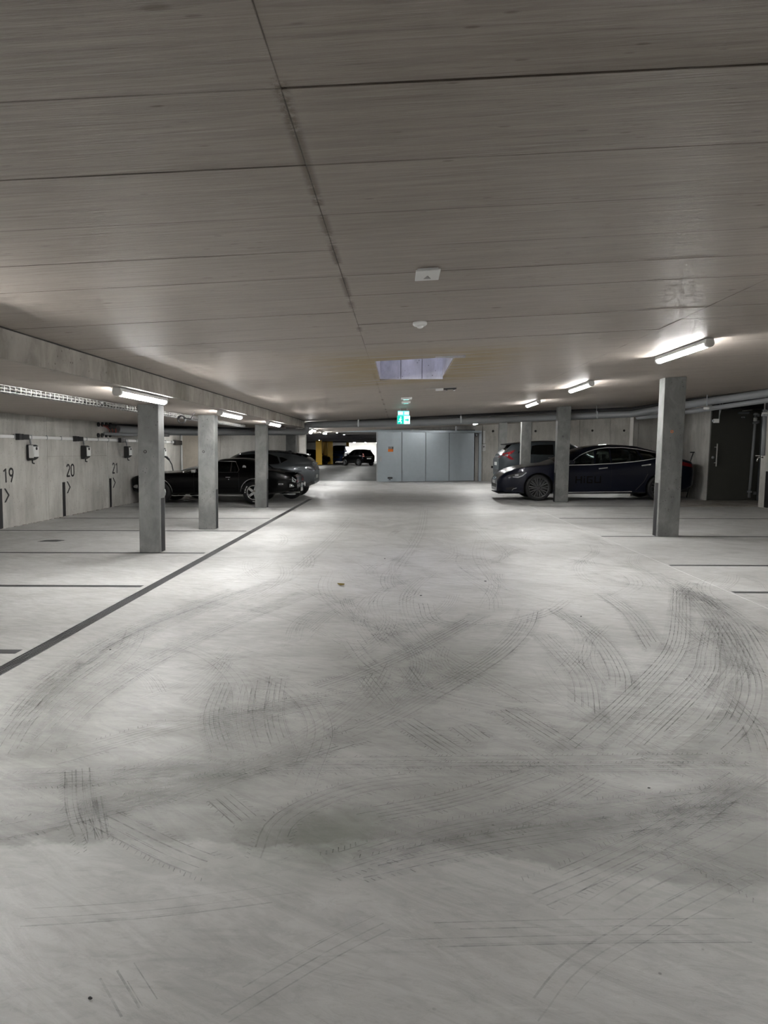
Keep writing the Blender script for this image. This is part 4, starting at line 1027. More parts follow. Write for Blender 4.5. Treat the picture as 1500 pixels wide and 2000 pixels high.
def wheel(root, x, y, r, s, rim_r, style, rim_m, tw=.21, lettering=False):
    """s = +1/-1: outer side; lathe about the axle (y)"""
    w2 = tw / 2
    b = lathe(bm_(), [(rim_r, -w2 * .9), (rim_r + .01, -w2), (r - .03, -w2), (r, -w2 * .72), (r, w2 * .72), (r - .03, w2), (rim_r + .01, w2), (rim_r, w2 * .9), (rim_r, -w2 * .9)], 'y', 36, cap=False)
    ty = obj('tyre', b, M['rubber'], root, (x, y, r))
    o_ = s * w2
    b = lathe(bm_(), [(rim_r + .004, o_ * .98), (rim_r - .012, o_ * 1.0), (rim_r - .022, o_ * .80), (rim_r - .03, o_ * .1), (.001, o_ * .05)], 'y', 36, cap=False)
    rim = obj('rim', b, M[rim_m] if style != 'twin' else M['alloy_dark'], ty)
    b = bm_(); n = {'twin': 10, 'five': 5, 'mag': 5}[style]
    for k in range(n):
        for da in ((-.10, .10) if style == 'twin' else (0,)):
            a = 2 * PI * k / n; a2 = a + da * (1.4 if style == 'twin' else 1)
            hw0, hw1 = (.016, .011) if style == 'twin' else (.035, .03)
            p0_ = Vector((math.cos(a) * .05, math.sin(a) * .05)); p1_ = Vector((math.cos(a2) * (rim_r - .012), math.sin(a2) * (rim_r - .012)))
            n_ = (p1_ - p0_).normalized(); n_ = Vector((-n_.y, n_.x))
            q = [p0_ + n_ * hw0, p1_ + n_ * hw1, p1_ - n_ * hw1, p0_ - n_ * hw0]
            ya, yb = o_ * .55, o_ * .90
            hexa(b, [(q[0].x, ya, q[0].y), (q[1].x, ya, q[1].y), (q[2].x, ya, q[2].y), (q[3].x, ya, q[3].y), (q[0].x, yb, q[0].y), (q[1].x, yb * 1.02, q[1].y), (q[2].x, yb * 1.02, q[2].y), (q[3].x, yb, q[3].y)])
    obj('spokes', b, M[rim_m], ty)
    obj('hub_cap', lathe(bm_(), [(.06, o_ * .5), (.06, o_ * .93), (.04, o_ * 1.0), (.001, o_ * 1.03)], 'y', 18), M['chrome' if style == 'mag' else rim_m], ty)
    if style == 'mag':
        obj('trim_ring', lathe(bm_(), [(rim_r + .004, o_ * .99), (rim_r - .002, o_ * 1.07), (rim_r - .028, o_ * 1.04), (rim_r - .03, o_ * .9)], 'y', 36, cap=False), M['chrome'], ty)
        if lettering:
            b = bm_()
            for k in range(13):
                for base in (PI * .78, PI * 1.45):
                    a = base + k * .062
                    if k in (4, 9): continue
                    rr = (r + rim_r) / 2 - .012; cx_, cz_ = rr * math.cos(a), rr * math.sin(a); e = Vector((-math.sin(a), math.cos(a))); u = Vector((math.cos(a), math.sin(a)))
                    q = [Vector((cx_, cz_)) + e * ea * .0065 + u * ua * .013 for ea, ua in ((-1, -1), (1, -1), (1, 1), (-1, 1))]
                    hexa(b, [(v_.x, o_ * 1.0, v_.y) for v_ in q] + [(v_.x, o_ * 1.012, v_.y) for v_ in q])
            obj('white_lettering', b, M['white_plastic'], ty)
    return ty
def car(name, label, loc, rotz, S):
    root = thing(name, label, 'car', loc, (0, 0, rotz))
    L_ = S['L']; top = prof(S['shoulder']); bot = prof(S['bottom']); wid = prof(S['width']); roof = prof(S['roof'])
    g0, g1 = S['roof'][0][0], S['roof'][-1][0]; wr = S['wr']
    def zr(x):
        s_ = top(x)
        return max(roof(x), s_ + .02) if g0 < x < g1 else s_ + .02 + .02 * min(1, min(x, L_ - x) / .4)
    N = S.get('N', 72); xs = sorted(set([L_ * (.5 - .5 * math.cos(PI * k / N)) * 1.0 for k in range(N + 1)] + [L_ * k / N for k in range(N + 1)]))
    secs = [(x, section(x, wid(x), bot(x), top(x), zr(x), wr)) for x in xs]
    body = loft(secs); bvh = BVHTree.FromBMesh(body)
    bme = to_me(body, [M[S['paint']], M['black'], M['dark_plastic']])
    cut = []
    for wx in S['wheels']:
        for s in (-1, 1):
            y_ = s * (wid(wx) + .3); b = bm_()
            lathe(b, [(S['arch'], s * (wid(wx) - .34)), (S['arch'], y_)], 'y', 40, (wx, 0, S['r']), False); bmesh.ops.recalc_face_normals(b, faces=b.faces); cut.append(to_me(b, [M['black']]))
    # cabin cavity
    ins = .035; cx0, cx1 = g0 + .18, g1 - .16; cav = []
    fl = S.get('cav_floor', .42)
    for k in range(41):
        x = lerp(cx0, cx1, k / 40); P_ = section(x, wid(x) * .97, bot(x), top(x), zr(x), wr, ins)
        zf = min(fl + max(0, (cx0 + .5 - x)) * .8, top(x) - .05)
        cav.append((x, [(0, zf), (P_[5][0] - .03, zf)] + [(P_[6][0] - .02, top(x) - .02)] + P_[7:]))
    cavm = to_me(loft(cav), [M['seat']])
    prs = []
    for poly in S['side_glass']:
        b = prism(bm_(), poly, 'y', -1.4, 1.4); bmesh.ops.recalc_face_normals(b, faces=b.faces); prs.append(to_me(b, [M['black']]))
    ends = []
    for (xa, xb_, wa_, wb_) in S['end_glass']:
        b = prism(bm_(), [(xa, -wa_), (xb_, -wb_), (xb_, wb_), (xa, wa_)], 'z', max(top(xa), top(xb_)) - .10, 2.6); bmesh.ops.recalc_face_normals(b, faces=b.faces); ends.append(to_me(b, [M['black']]))
    shell = boolean(bme.copy(), cut + [cavm.copy()] + [p_.copy() for p_ in prs] + [p_.copy() for p_ in ends])
    smooth(shell); bo = link_me('body', shell, root)
    thin = boolean(bme.copy(), [cavm.copy()])
    for nm, lst, gm in (('side_window', prs, S.get('gs', 'glass')), ('windscreen', ends[:1], 'glass'), ('rear_window', ends[1:], S.get('gr', 'glass'))):
        for p_ in lst:
            g = boolean(thin.copy(), [p_.copy()], 'INTERSECT'); smooth(g, 30)
            if nm == 'side_window':            # near and far pane are two pieces
                for sg in (-1, 1):
                    b = bmesh.new(); b.from_mesh(g)
                    bmesh.ops.delete(b, geom=[f for f in b.faces if f.calc_center_median().y * sg < 0], context='FACES')
                    if len(b.faces): 
                        m2 = to_me(b); smooth(m2, 30); link_me(nm, m2, root, [M[gm]])
                    else: b.free()
            else: link_me(nm, g, root, [M[gm]])
    def hit(x, z, s=-1):
        h = bvh.ray_cast(Vector((x, s * 3, z)), Vector((0, -s, 0)))
        return h[0].y if h[0] is not None else s * wid(x)
    def hitx(y, z, s=1):                      # s=+1 rear, -1 front
        h = bvh.ray_cast(Vector((s * 20, y, z)), Vector((-s, 0, 0)))
        return h[0].x if h[0] is not None else (L_ if s > 0 else 0)
    def hitz(x, y):
        h = bvh.ray_cast(Vector((x, y, 5)), Vector((0, 0, -1))); return h[0].z if h[0] is not None else 1
    def ribbon(nm, pts, w, m, sides=(-1, 1), off=.004, parent=None):
        if len(sides) > 1: return [ribbon(nm, pts, w, m, (q_,), off, parent) for q_ in sides][0]
        b = bm_()
        for s in sides:
            fine = []
            for i in range(len(pts) - 1):
                n = max(2, int(math.dist(pts[i], pts[i + 1]) / .06))
                fine += [(lerp(pts[i][0], pts[i + 1][0], k / n), lerp(pts[i][1], pts[i + 1][1], k / n)) for k in range(n)]
            fine.append(pts[-1]); prev = None
            for i, (x, z) in enumerate(fine):
                a, c_ = fine[max(0, i - 1)], fine[min(len(fine) - 1, i + 1)]; d_ = Vector((c_[0] - a[0], c_[1] - a[1])).normalized(); n_ = Vector((-d_.y, d_.x)) * w / 2
                y_ = hit(x, z, s); ring = []
                for sx, o in ((1, 0), (1, off), (-1, off), (-1, 0)):
                    ring.append(b.verts.new((x + n_.x * sx, y_ + s * (o - .002), z + n_.y * sx)))
                if prev:
                    for k in range(4): b.faces.new((prev[k], prev[(k + 1) % 4], ring[(k + 1) % 4], ring[k]))
                else: b.faces.new(ring)
                prev = ring
            b.faces.new(prev[::-1])
        return obj(nm, b, M[m], parent or root)
    def patch(nm, poly, m, s=-1, off=.008, parent=None, dense=True):
        b = bm_(); pts = []
        for i in range(len(poly)):
            a, c_ = poly[i], poly[(i + 1) % len(poly)]; n = max(1, int(math.dist(a, c_) / .06)) if dense else 1
            pts += [(lerp(a[0], c_[0], k / n), lerp(a[1], c_[1], k / n)) for k in range(n)]
        A_ = [b.verts.new((x, hit(x, z, s) + s * off, z)) for x, z in pts]; B_ = [b.verts.new((x, hit(x, z, s) - s * .03, z)) for x, z in pts]
        b.faces.new(A_); b.faces.new(B_[::-1]); n = len(pts)
        for k in range(n): b.faces.new((A_[k], A_[(k + 1) % n], B_[(k + 1) % n], B_[k]))
        bmesh.ops.triangulate(b, faces=[f for f in b.faces if len(f.verts) > 4])
        return obj(nm, b, M[m], parent or root)
    def endpatch(nm, poly, m, s=1, off=.01, parent=None):     # polygon (y,z) on the nose (-1) or tail (+1)
        b = bm_(); A_ = [b.verts.new((hitx(y, z, s) + s * off, y, z)) for y, z in poly]; B_ = [b.verts.new((hitx(y, z, s) - s * .04, y, z)) for y, z in poly]
        b.faces.new(A_); b.faces.new(B_[::-1]); n = len(poly)
        for k in range(n): b.faces.new((A_[k], A_[(k + 1) % n], B_[(k + 1) % n], B_[k]))
        bmesh.ops.triangulate(b, faces=[f for f in b.faces if len(f.verts) > 4])
        return obj(nm, b, M[m], parent or root)
    for wx in S['wheels']:
        for s in (-1, 1):
            wheel(root, wx, s * (wid(wx) - .115), S['r'], s, S['rim'], S['style'], S['rim_m'], lettering=S.get('letters', False))
    # seats
    for (sx, ys_) in S['seats']:
        for y_ in ys_:
            b = bm_(); hz = S.get('seat_top', 1.0); base = fl
            box(b, sx - .45, sx + .02, y_ - .22, y_ + .22, base, base + .14, bevel=.05)
            hexa(b, [(sx - .04, y_ - .22, base), (sx + .10, y_ - .22, base), (sx + .10, y_ + .22, base), (sx - .04, y_ + .22, base), (sx + .12, y_ - .17, hz - .16), (sx + .22, y_ - .17, hz - .16), (sx + .22, y_ + .17, hz - .16), (sx + .12, y_ + .17, hz - .16)])
            box(b, sx + .14, sx + .23, y_ - .10, y_ + .10, hz - .16, hz, bevel=.03)
            obj('seat', b, M['seat'], root)
    # mirrors
    mx_, mz_ = S['mirror']
    for s in (-1, 1):
        y_ = hit(mx_, mz_, s); b = bm_(); box(b, mx_ - .06, mx_ + .06, min(y_ + s * .05, y_ + s * .20), max(y_ + s * .05, y_ + s * .20), mz_ - .01, mz_ + .10, bevel=.03); box(b, mx_ - .02, mx_ + .03, min(y_ - s * .02, y_ + s * .08), max(y_ - s * .02, y_ + s * .08), mz_ - .01, mz_ + .02)
        mo = obj('wing_mirror', b, M[S.get('mirror_m', S['paint'])], root)
        obj('mirror_glass', B(mx_ + .058, mx_ + .063, min(y_ + s * .07, y_ + s * .18), max(y_ + s * .07, y_ + s * .18), mz_, mz_ + .09), M['chrome'], mo)
    return dict(root=root, ribbon=ribbon, patch=patch, endpatch=endpatch, hit=hit, hitx=hitx, hitz=hitz, wid=wid, top=top, zr=zr, body=bo)

def PX(px0, k, gy):                          # photograph pixels -> local (x, z) of a car side
    return lambda px, py: ((px - px0) * k, (gy - py) * k)

# --- black classic coupe
YM = 18.9; kM = YM / F; gM = at(400, 985).y
q = PX(254, kM, HOR + CAMZ * F / YM)
def Q(l): return [q(*p) for p in l]
xM = atY(254, 940, YM).x; LM = (582 - 254) * kM; wM = .80
S = dict(L=LM, r=.315, rim=.205, arch=.365, wheels=(q(309, 0)[0], q(499, 0)[0]), paint='p_black', style='mag', rim_m='chrome', letters=True, wr=.55,
    shoulder=[(0, .70), (.12, .745), (.6, .80), (1.5, .835), (2.3, .86), (3.3, .90), (3.72, .895), (4.2, .83), (LM - .10, .78), (LM, .70)],
    bottom=[(0, .34), (.3, .26), (1.0, .25), (3.6, .25), (4.1, .30), (LM, .42)],
    width=[(0, .66), (.18, .75), (.6, .79), (1.5, .80), (3.2, .81), (4.2, .78), (LM - .06, .72), (LM, .69)],
    roof=[(1.38, .85), (1.75, .97), (2.22, 1.155), (2.5, 1.205), (2.9, 1.215), (3.22, 1.19), (3.42, 1.12), (3.74, .90)],
    side_glass=[Q([(391, 921.5), (411, 902.5), (451, 902.5), (451, 921.8)]), Q([(453.5, 921.5), (453.5, 902.5), (459, 903.2), (467.5, 917), (466, 921.5)])],
    end_glass=[(1.5, 2.16, .60, .50), (3.36, 3.64, .46, .55)], seats=[(2.35, (-.34, .34)), (3.05, (-.32, .32))], seat_top=.98, mirror=(q(375, 0)[0] + .1, .85), mirror_m='chrome', cav_floor=.40)
c1 = car('classic_coupe', 'black classic two-door coupe with chrome trim parked across the left bay', (xM, YM + wM, 0), 0, S)
c1['ribbon']('sill_trim', Q([(336, 968), (473, 968)]), .014, 'chrome', (-1, 1))
for cxp in (309, 499):
    cx_, cz_ = q(cxp, 0)[0], .315
    c1['ribbon']('arch_trim', [(cx_ + .372 * math.cos(a), cz_ + .372 * math.sin(a)) for a in [PI * k / 16 - .05 for k in range(17)]], .012, 'chrome', (-1, 1))
c1['ribbon']('window_trim', Q([(388, 922.3), (410, 901.6), (452, 901.4), (460, 902.0), (469, 917.5), (467, 922.5)]), .014, 'chrome')
c1['ribbon']('belt_trim', Q([(366, 925), (388, 922.5), (467, 922.5)]), .010, 'dark_plastic')
c1['ribbon']('pillar_trim', Q([(368, 924.5), (386, 911), (396, 901)]), .012, 'chrome'); c1['ribbon']('quarter_divider', Q([(452.3, 903), (452.3, 921)]), .014, 'chrome')
c1['ribbon']('door_seam', Q([(469, 923), (469, 963)]), .006, 'black'); c1['ribbon']('door_seam', Q([(380, 925), (380, 963)]), .006, 'black')
hx_, hz_ = q(448, 932); y_ = c1['hit'](hx_, hz_); obj('door_handle', B(hx_ - .06, hx_ + .07, y_ - .035, y_ - .012, hz_ - .008, hz_ + .010, bevel=.005), M['chrome'], c1['root'])
obj('key_lock', lathe(bm_(), [(.018, y_ - .012), (.016, y_ - .02), (.001, y_ - .022)], 'y', 12, (hx_ + .02, 0, hz_ - .055)), M['chrome'], c1['root'])
ex, ez = q(478.5, 912.2); y_ = c1['hit'](ex, ez); b = bm_(); lathe(b, [(.05, y_ + .01), (.05, y_ - .012), (.035, y_ - .016), (.03, y_ - .008), (.001, y_ - .012)], 'y', 22, (ex, 0, ez)); obj('roundel', b, M['chrome'], c1['root'])
for s in (-1, 1): c1['patch']('side_marker', [(LM - .48, .52), (LM - .36, .52), (LM - .36, .555), (LM - .48, .555)], 'white_plastic', s); c1['patch']('marker_lens', [(LM - .465, .527), (LM - .375, .527), (LM - .375, .548), (LM - .465, .548)], 'black', s, .011)
for s in (-1, 1):
    for k in range(3): c1['endpatch']('tail_lamp', [(s * (.40 + k * .095), .585), (s * (.46 + k * .095), .585), (s * (.46 + k * .095), .745), (s * (.40 + k * .095), .745)], 'red_lens', 1, .02)
    c1['endpatch']('lamp_bezel', [(s * .37, .565), (s * .69, .565), (s * .69, .765), (s * .37, .765)], 'chrome', 1, .008)
    c1['patch']('tail_edge_trim', [(LM - .12, .60), (LM - .03, .58), (LM - .03, .74), (LM - .12, .80)], 'chrome', s, .006)
    b = lathe(bm_(), [(.001, -.03), (.07, -.03), (.085, 0), (.085, .05)], 'x', 20, (.02, s * .58, .62)); obj('headlamp', b, M['clear_lens'], c1['root'])
def bumper(x, w, z, h, s, par, m='chrome'):
    b = bm_(); n = 14; prev = None
    for k in range(n + 1):
        u = -1 + 2 * k / n; y_ = w * u; back = abs(u) ** 6 * .22; xx = x - s * back; ring = [b.verts.new((xx + s * dx, y_, z + dz)) for dx, dz in ((0, -h / 2), (.04, -h / 3), (.05, 0), (.04, h / 3), (0, h / 2))]
        if prev:
            for j in range(5): b.faces.new((prev[j], prev[(j + 1) % 5], ring[(j + 1) % 5], ring[j]))
        else: b.faces.new(ring)
        prev = ring
    b.faces.new(prev[::-1])
    for f in b.faces: f.smooth = True
    return obj('bumper', b, M[m], par)
bumper(LM + .02, .76, .50, .11, 1, c1['root']); bumper(-.02, .76, .47, .11, -1, c1['root'])
for s in (-1, 1): obj('overrider', B(LM + .06, LM + .10, s * .30 - .02, s * .30 + .02, .43, .56, bevel=.012), M['chrome'], c1['root'])
obj('number_plate', B(LM + .03, LM + .045, -.17, .17, .32, .43, bevel=.003), M['plate'], c1['root'])
for s in (-1, 1): obj('exhaust_pipe', tube(bm_(), [(LM - .5, s * .45, .27), (LM - .08, s * .45, .25)], .03, 12), M['chrome'], c1['root'])
obj('spare_lid_trim', B(LM - .32, LM - .05, -.66, .66, c1['hitz'](LM - .2, 0) - .02, c1['hitz'](LM - .2, 0) + .002), M['p_black'], c1['root'])
obj('grille', B(-.008, .02, -.45, .45, .50, .68, bevel=.01), M['dark_plastic'], c1['root'])

# --- graphite crossover behind it
YE = 20.95; kE = YE / F; q = PX(339, kE, HOR + CAMZ * F / YE); xE = atY(339, 940, YE).x; LE_ = (615 - 339) * kE; wE = .84
S = dict(L=LE_, r=.335, rim=.24, arch=.385, wheels=(.72, q(571, 0)[0]), paint='p_grey', style='five', rim_m='alloy_dark', wr=.56, gs='dark_glass', gr='dark_glass',
    shoulder=[(0, .62), (.10, .80), (.5, .90), (1.2, .95), (2.2, .98), (3.2, 1.05), (3.9, 1.06), (LE_ - .12, 1.03), (LE_, .93)],
    bottom=[(0, .30), (.3, .22), (3.6, .24), (LE_ - .2, .36), (LE_, .46)],
    width=[(0, .56), (.12, .70), (.5, .81), (1.2, .84), (3.4, .85), (LE_ - .3, .80), (LE_, .66)],
    roof=[(1.0, .95), (1.5, 1.17), (1.95, 1.37), (2.4, 1.425), (2.9, 1.43), (3.4, 1.385), (3.75, 1.31), (4.1, 1.14), (LE_ - .05, 1.04)],
    side_glass=[Q([(420, 909), (447, 893), (466, 888.5), (498, 886.5), (498, 909)]), Q([(501, 909), (501, 886.5), (525, 887), (542, 892), (548, 904), (546, 906)]), Q([(551, 904), (546, 893), (553, 893.5), (563, 897.5)])],
    end_glass=[(1.15, 1.88, .62, .50), (3.82, 4.12, .44, .52)], seats=[(2.2, (-.36, .36)), (3.0, (-.34, .34))], seat_top=1.22, mirror=(1.5, 1.02), mirror_m='dark_plastic', cav_floor=.45)
c2 = car('crossover_car', 'graphite grey crossover with dark roof parked behind the black coupe', (xE, YE + wE, 0), 0, S)
def roofskin(cc, x0, x1, hw, m, nm='roof_panel', lift=.004, n=14):
    b = bm_(); rows = []
    for k in range(n + 1):
        x = lerp(x0, x1, k / n); rows.append([b.verts.new((x, hw * u, cc['hitz'](x, hw * u) + lift)) for u in (-1, -.85, -.6, -.3, 0, .3, .6, .85, 1)])
    for a, c_ in zip(rows, rows[1:]):
        for j in range(8): f = b.faces.new((a[j], a[j + 1], c_[j + 1], c_[j])); f.smooth = True
    ex_ = bmesh.ops.extrude_face_region(b, geom=b.faces[:]); bmesh.ops.translate(b, verts=[v for v in ex_['geom'] if isinstance(v, bmesh.types.BMVert)], vec=(0, 0, -.006))
    return obj(nm, b, M[m], cc['root'])
roofskin(c2, 1.92, 3.78, .53, 'p_black')
r_ = c2['root']
obj('roof_antenna', prism(bm_(), [(3.22, 1.39), (3.42, 1.375), (3.42, 1.43), (3.36, 1.44)], 'y', -.015, .015), M['dark_plastic'], r_)
b = bm_(); hexa(b, [(3.66, -.52, 1.33), (3.92, -.48, 1.27), (3.92, .48, 1.27), (3.66, .52, 1.33), (3.62, -.54, 1.37), (3.96, -.50, 1.315), (3.96, .50, 1.315), (3.62, .54, 1.37)]); bmesh.ops.bevel(b, geom=b.edges[:], offset=.012, segments=2, affect='EDGES'); obj('roof_spoiler', b, M['p_black'], r_)
obj('spoiler_lip', B(LE_ - .20, LE_ - .02, -.52, .52, 1.035, 1.06, bevel=.01), M['p_grey'], r_)
for s in (-1, 1):
    for k in range(3):
        y0_ = s * (.40 + k * .075); c2['endpatch']('tail_lamp', [(y0_, .84), (y0_ + s * .04, .84), (y0_ + s * .05, .96), (y0_ + s * .01, .96)], 'clear_lens' if k == 1 else 'red_lens', 1, .014)
    c2['patch']('lamp_housing', [(LE_ - .30, .93), (LE_ - .05, .83), (LE_ - .04, .92), (LE_ - .14, .985)], 'dark_plastic', s, .004)
    c2['patch']('lamp_glint', [(LE_ - .28, .925), (LE_ - .22, .90), (LE_ - .12, .95), (LE_ - .15, .97)], 'clear_lens', s, .008)
c2['endpatch']('lamp_bar', [(-.40, .84), (.40, .84), (.40, .95), (-.40, .95)], 'dark_plastic', 1, .006)
c2['endpatch']('lower_bumper', [(-.55, .42), (.55, .42), (.55, .56), (-.55, .56)], 'dark_plastic', 1, .02)
c2['ribbon']('bumper_cladding', [(LE_ - .62, .32), (LE_ - .3, .40), (LE_ - .06, .50)], .13, 'dark_plastic', (-1, 1), .012)
c2['ribbon']('sill_cladding', [(1.12, .28), (3.1, .28)], .12, 'dark_plastic', (-1, 1), .01)
c2['ribbon']('door_seam', Q([(500, 909), (502, 950)]), .008, 'black'); c2['ribbon']('window_trim', Q([(418, 910), (500, 910.5), (546, 907), (564, 898)]), .012, 'dark_plastic')
c2['endpatch']('number_plate', [(-.22, .60), (.22, .60), (.22, .70), (-.22, .70)], 'plate', 1, .012)
for s in (-1, 1): c2['patch']('headlamp', [(.12, .70), (.5, .80), (.5, .86), (.14, .78)], 'clear_lens', s, .006)
obj('tow_sensor', lathe(bm_(), [(.02, 0), (.02, .02), (.001, .022)], 'x', 10, (LE_ - .01, -.45, .66)), M['chrome'], r_)

# --- navy saloon on the right
YS_ = 20.3; kS = YS_ / F; q = PX(974, kS, HOR + CAMZ * F / YS_); xS = atY(974, 940, YS_).x; LS = (1357 - 974) * kS; wS = .97
S = dict(L=LS, r=.375, rim=.285, arch=.43, wheels=(q(1052, 0)[0], q(1288, 0)[0]), paint='p_navy', style='twin', rim_m='alloy_dark', wr=.60, N=90,
    shoulder=[(0, .58), (.06, .66), (.25, .80), (.6, .93), (1.1, 1.00), (1.7, 1.045), (2.6, 1.07), (3.6, 1.13), (4.4, 1.22), (5.1, 1.20), (LS - .12, 1.12), (LS, .95)],
    bottom=[(0, .27), (.25, .21), (.6, .19), (4.9, .21), (5.3, .28), (LS, .42)],
    width=[(0, .62), (.10, .74), (.35, .87), (.8, .94), (1.6, .96), (4.3, .98), (5.1, .93), (LS - .1, .82), (LS, .72)],
    roof=[(1.42, 1.07), (1.9, 1.27), (2.35, 1.47), (2.8, 1.565), (3.3, 1.60), (3.9, 1.57), (4.4, 1.48), (4.95, 1.32), (5.35, 1.19)],
    side_glass=[Q([(1114, 907), (1133, 891.6), (1154, 881.8), (1163, 879), (1159, 906)]), Q([(1161, 906), (1167, 878), (1187, 876), (1191.5, 876), (1191, 904)]), Q([(1193.5, 904), (1194, 876), (1218, 875.6), (1243, 878), (1252, 899)]), Q([(1255, 898.5), (1247, 879), (1262, 881), (1290, 887.5), (1281, 893.5)])],
    end_glass=[(1.62, 2.28, .72, .56), (4.30, 5.0, .52, .62)], seats=[(2.95, (-.40, .40)), (4.0, (-.38, .38))], seat_top=1.33, mirror=(q(1113, 0)[0] + .02, 1.06), cav_floor=.5)
c3 = car('navy_saloon', 'dark navy saloon with black lettering on its door parked on the right', (xS, YS_ + wS, 0), 0, S)
r_ = c3['root']
c3['ribbon']('window_trim', Q([(1110, 908.2), (1153, 907.3), (1193, 905), (1233, 901.7), (1260, 898), (1283, 893.8), (1299, 890)]), .020, 'chrome', off=.012)
c3['ribbon']('window_trim', Q([(1110, 905.5), (1122, 897.5), (1133, 890), (1147, 883.6), (1160, 879), (1175, 875.6), (1190, 874.2), (1220, 874), (1247, 877), (1270, 881.5), (1290, 886.5), (1299, 889)]), .018, 'chrome', off=.010)
c3['ribbon']('sill_trim', Q([(1100, 961.5), (1233, 959.5)]), .020, 'chrome', (-1,), .01)
for a in ((1191.5, 906, 1191.5, 953), (1109, 910, 1105, 956), (1252, 900, 1262, 925)): c3['ribbon']('door_seam', Q([a[:2], a[2:]]), .007, 'black', off=.003)
c3['ribbon']('rear_door_seam', Q([(1262, 925), (1255, 940), (1240, 957)]), .010, 'alloy_dark', off=.003)
for hx0, hx1, hy0, hy1 in ((1167, 1184, 915, 913), (1249, 1267, 909, 906.8)):
    c3['ribbon']('door_handle', Q([(hx0, hy0), (hx1, hy1)]), .035, 'alloy', off=.014)
# lettering H I G U from straight strokes
def stroke(x0, y0, x1, y1): c_ = [q(x0, y0), q(x1, y0), q(x1, y1), q(x0, y1)]; return c_
LET = [(1122.6, 929.5, 1125.2, 943.6), (1132.6, 929.5, 1135.2, 943.6), (1125.2, 935.3, 1132.6, 937.6), (1138.6, 933, 1141.0, 943.2), (1138.6, 929.2, 1141.0, 931.2),
       (1144.6, 929.6, 1155.6, 932.0), (1144.6, 932.0, 1147.2, 943.3), (1147.2, 941.0, 1155.6, 943.3), (1153.2, 936.8, 1155.6, 941.0), (1149.8, 935.6, 1155.6, 937.6),
       (1159.2, 929.2, 1161.7, 942.8), (1161.7, 940.6, 1169.4, 942.8), (1169.4, 929.2, 1172.0, 942.8)]
b = bm_()
for l in LET:
    pts = stroke(*l); A_ = [b.verts.new((x, c3['hit'](x, z) - .006, z)) for x, z in pts]; B_ = [b.verts.new((x, c3['hit'](x, z) + .004, z)) for x, z in pts]
    b.faces.new(A_); b.faces.new(B_[::-1])
    for k in range(4): b.faces.new((A_[k], A_[(k + 1) % 4], B_[(k + 1) % 4], B_[k]))
o = obj('door_lettering', b, M['letter'], r_); o['label'] = 'matt black capitals reading HIGU on the front door'
for s in (-1, 1):
    hl = c3['patch']('headlamp', Q([(992, 930), (1000, 927), (1013, 923.4), (1028, 922), (1022, 927.5), (1012, 932)]), 'dark_plastic', s, .006)
    c3['ribbon']('lamp_strip', Q([(1028, 922.4), (1020, 929), (1012, 932), (1002, 931.4)]), .03, 'clear_lens', (s,), .012, hl)
    c3['patch']('lamp_projector', Q([(1006, 926.5), (1013, 925.5), (1013, 929.5), (1006, 930)]), 'clear_lens', s, .010)
    c3['patch']('side_intake', Q([(990, 953), (1005, 950), (1005, 956.5), (990, 957)]), 'black', s, .004)
    c3['ribbon']('fog_lamp_trim', Q([(1001, 958), (1004, 954.5), (1010, 953)]), .018, 'chrome', (s,), .010)
    c3['patch']('tail_lamp', [(LS - .45, 1.02), (LS - .08, .95), (LS - .08, 1.04), (LS - .40, 1.12)], 'red_lens', s, .006)
c3['endpatch']('nose_grille', [(-.45, .36), (.45, .36), (.52, .46), (-.52, .46)], 'black', -1, .006); c3['endpatch']('nose_panel', [(-.30, .60), (.30, .60), (.24, .66), (-.24, .66)], 'chrome', -1, .008)
c3['endpatch']('number_plate', [(-.26, .47), (.26, .47), (.26, .57), (-.26, .57)], 'plate', -1, .014)
obj('front_splitter', B(.02, .60, -.72, .72, .19, .215, bevel=.008), M['dark_plastic'], r_)
roofskin(c3, 2.5, 4.1, .50, 'dark_glass', 'glass_roof', .005)
obj('rear_diffuser', B(LS - .5, LS - .08, -.6, .6, .24, .34, bevel=.02), M['dark_plastic'], r_)
# charging plug and cable at the tail
t = thing('charging_lead', 'black charging lead with flat top standing up behind the navy saloon tail', 'cable')
a_ = [atY(1344, 921, 21.2), atY(1347.5, 904, 21.2), atY(1351, 893, 21.2), atY(1354, 884, 21.2)]
a_.insert(0, Vector((a_[0].x + .14, 21.6, 0.02))); a_.insert(1, Vector((a_[1].x + .16, 21.4, .45)))
a_ = [Vector((max(v.x, xS + LS + .0) if v.z < 1.2 else v.x, v.y, v.z)) for v in a_]
obj('lead', tube(bm_(), a_, .016, 8), M['dark_plastic'], t); e = a_[-1]; obj('flat_handle', B(e.x - .09, e.x + .03, e.y - .03, e.y + .03, e.z - .01, e.z + .025, bevel=.006), M['dark_plastic'], t)

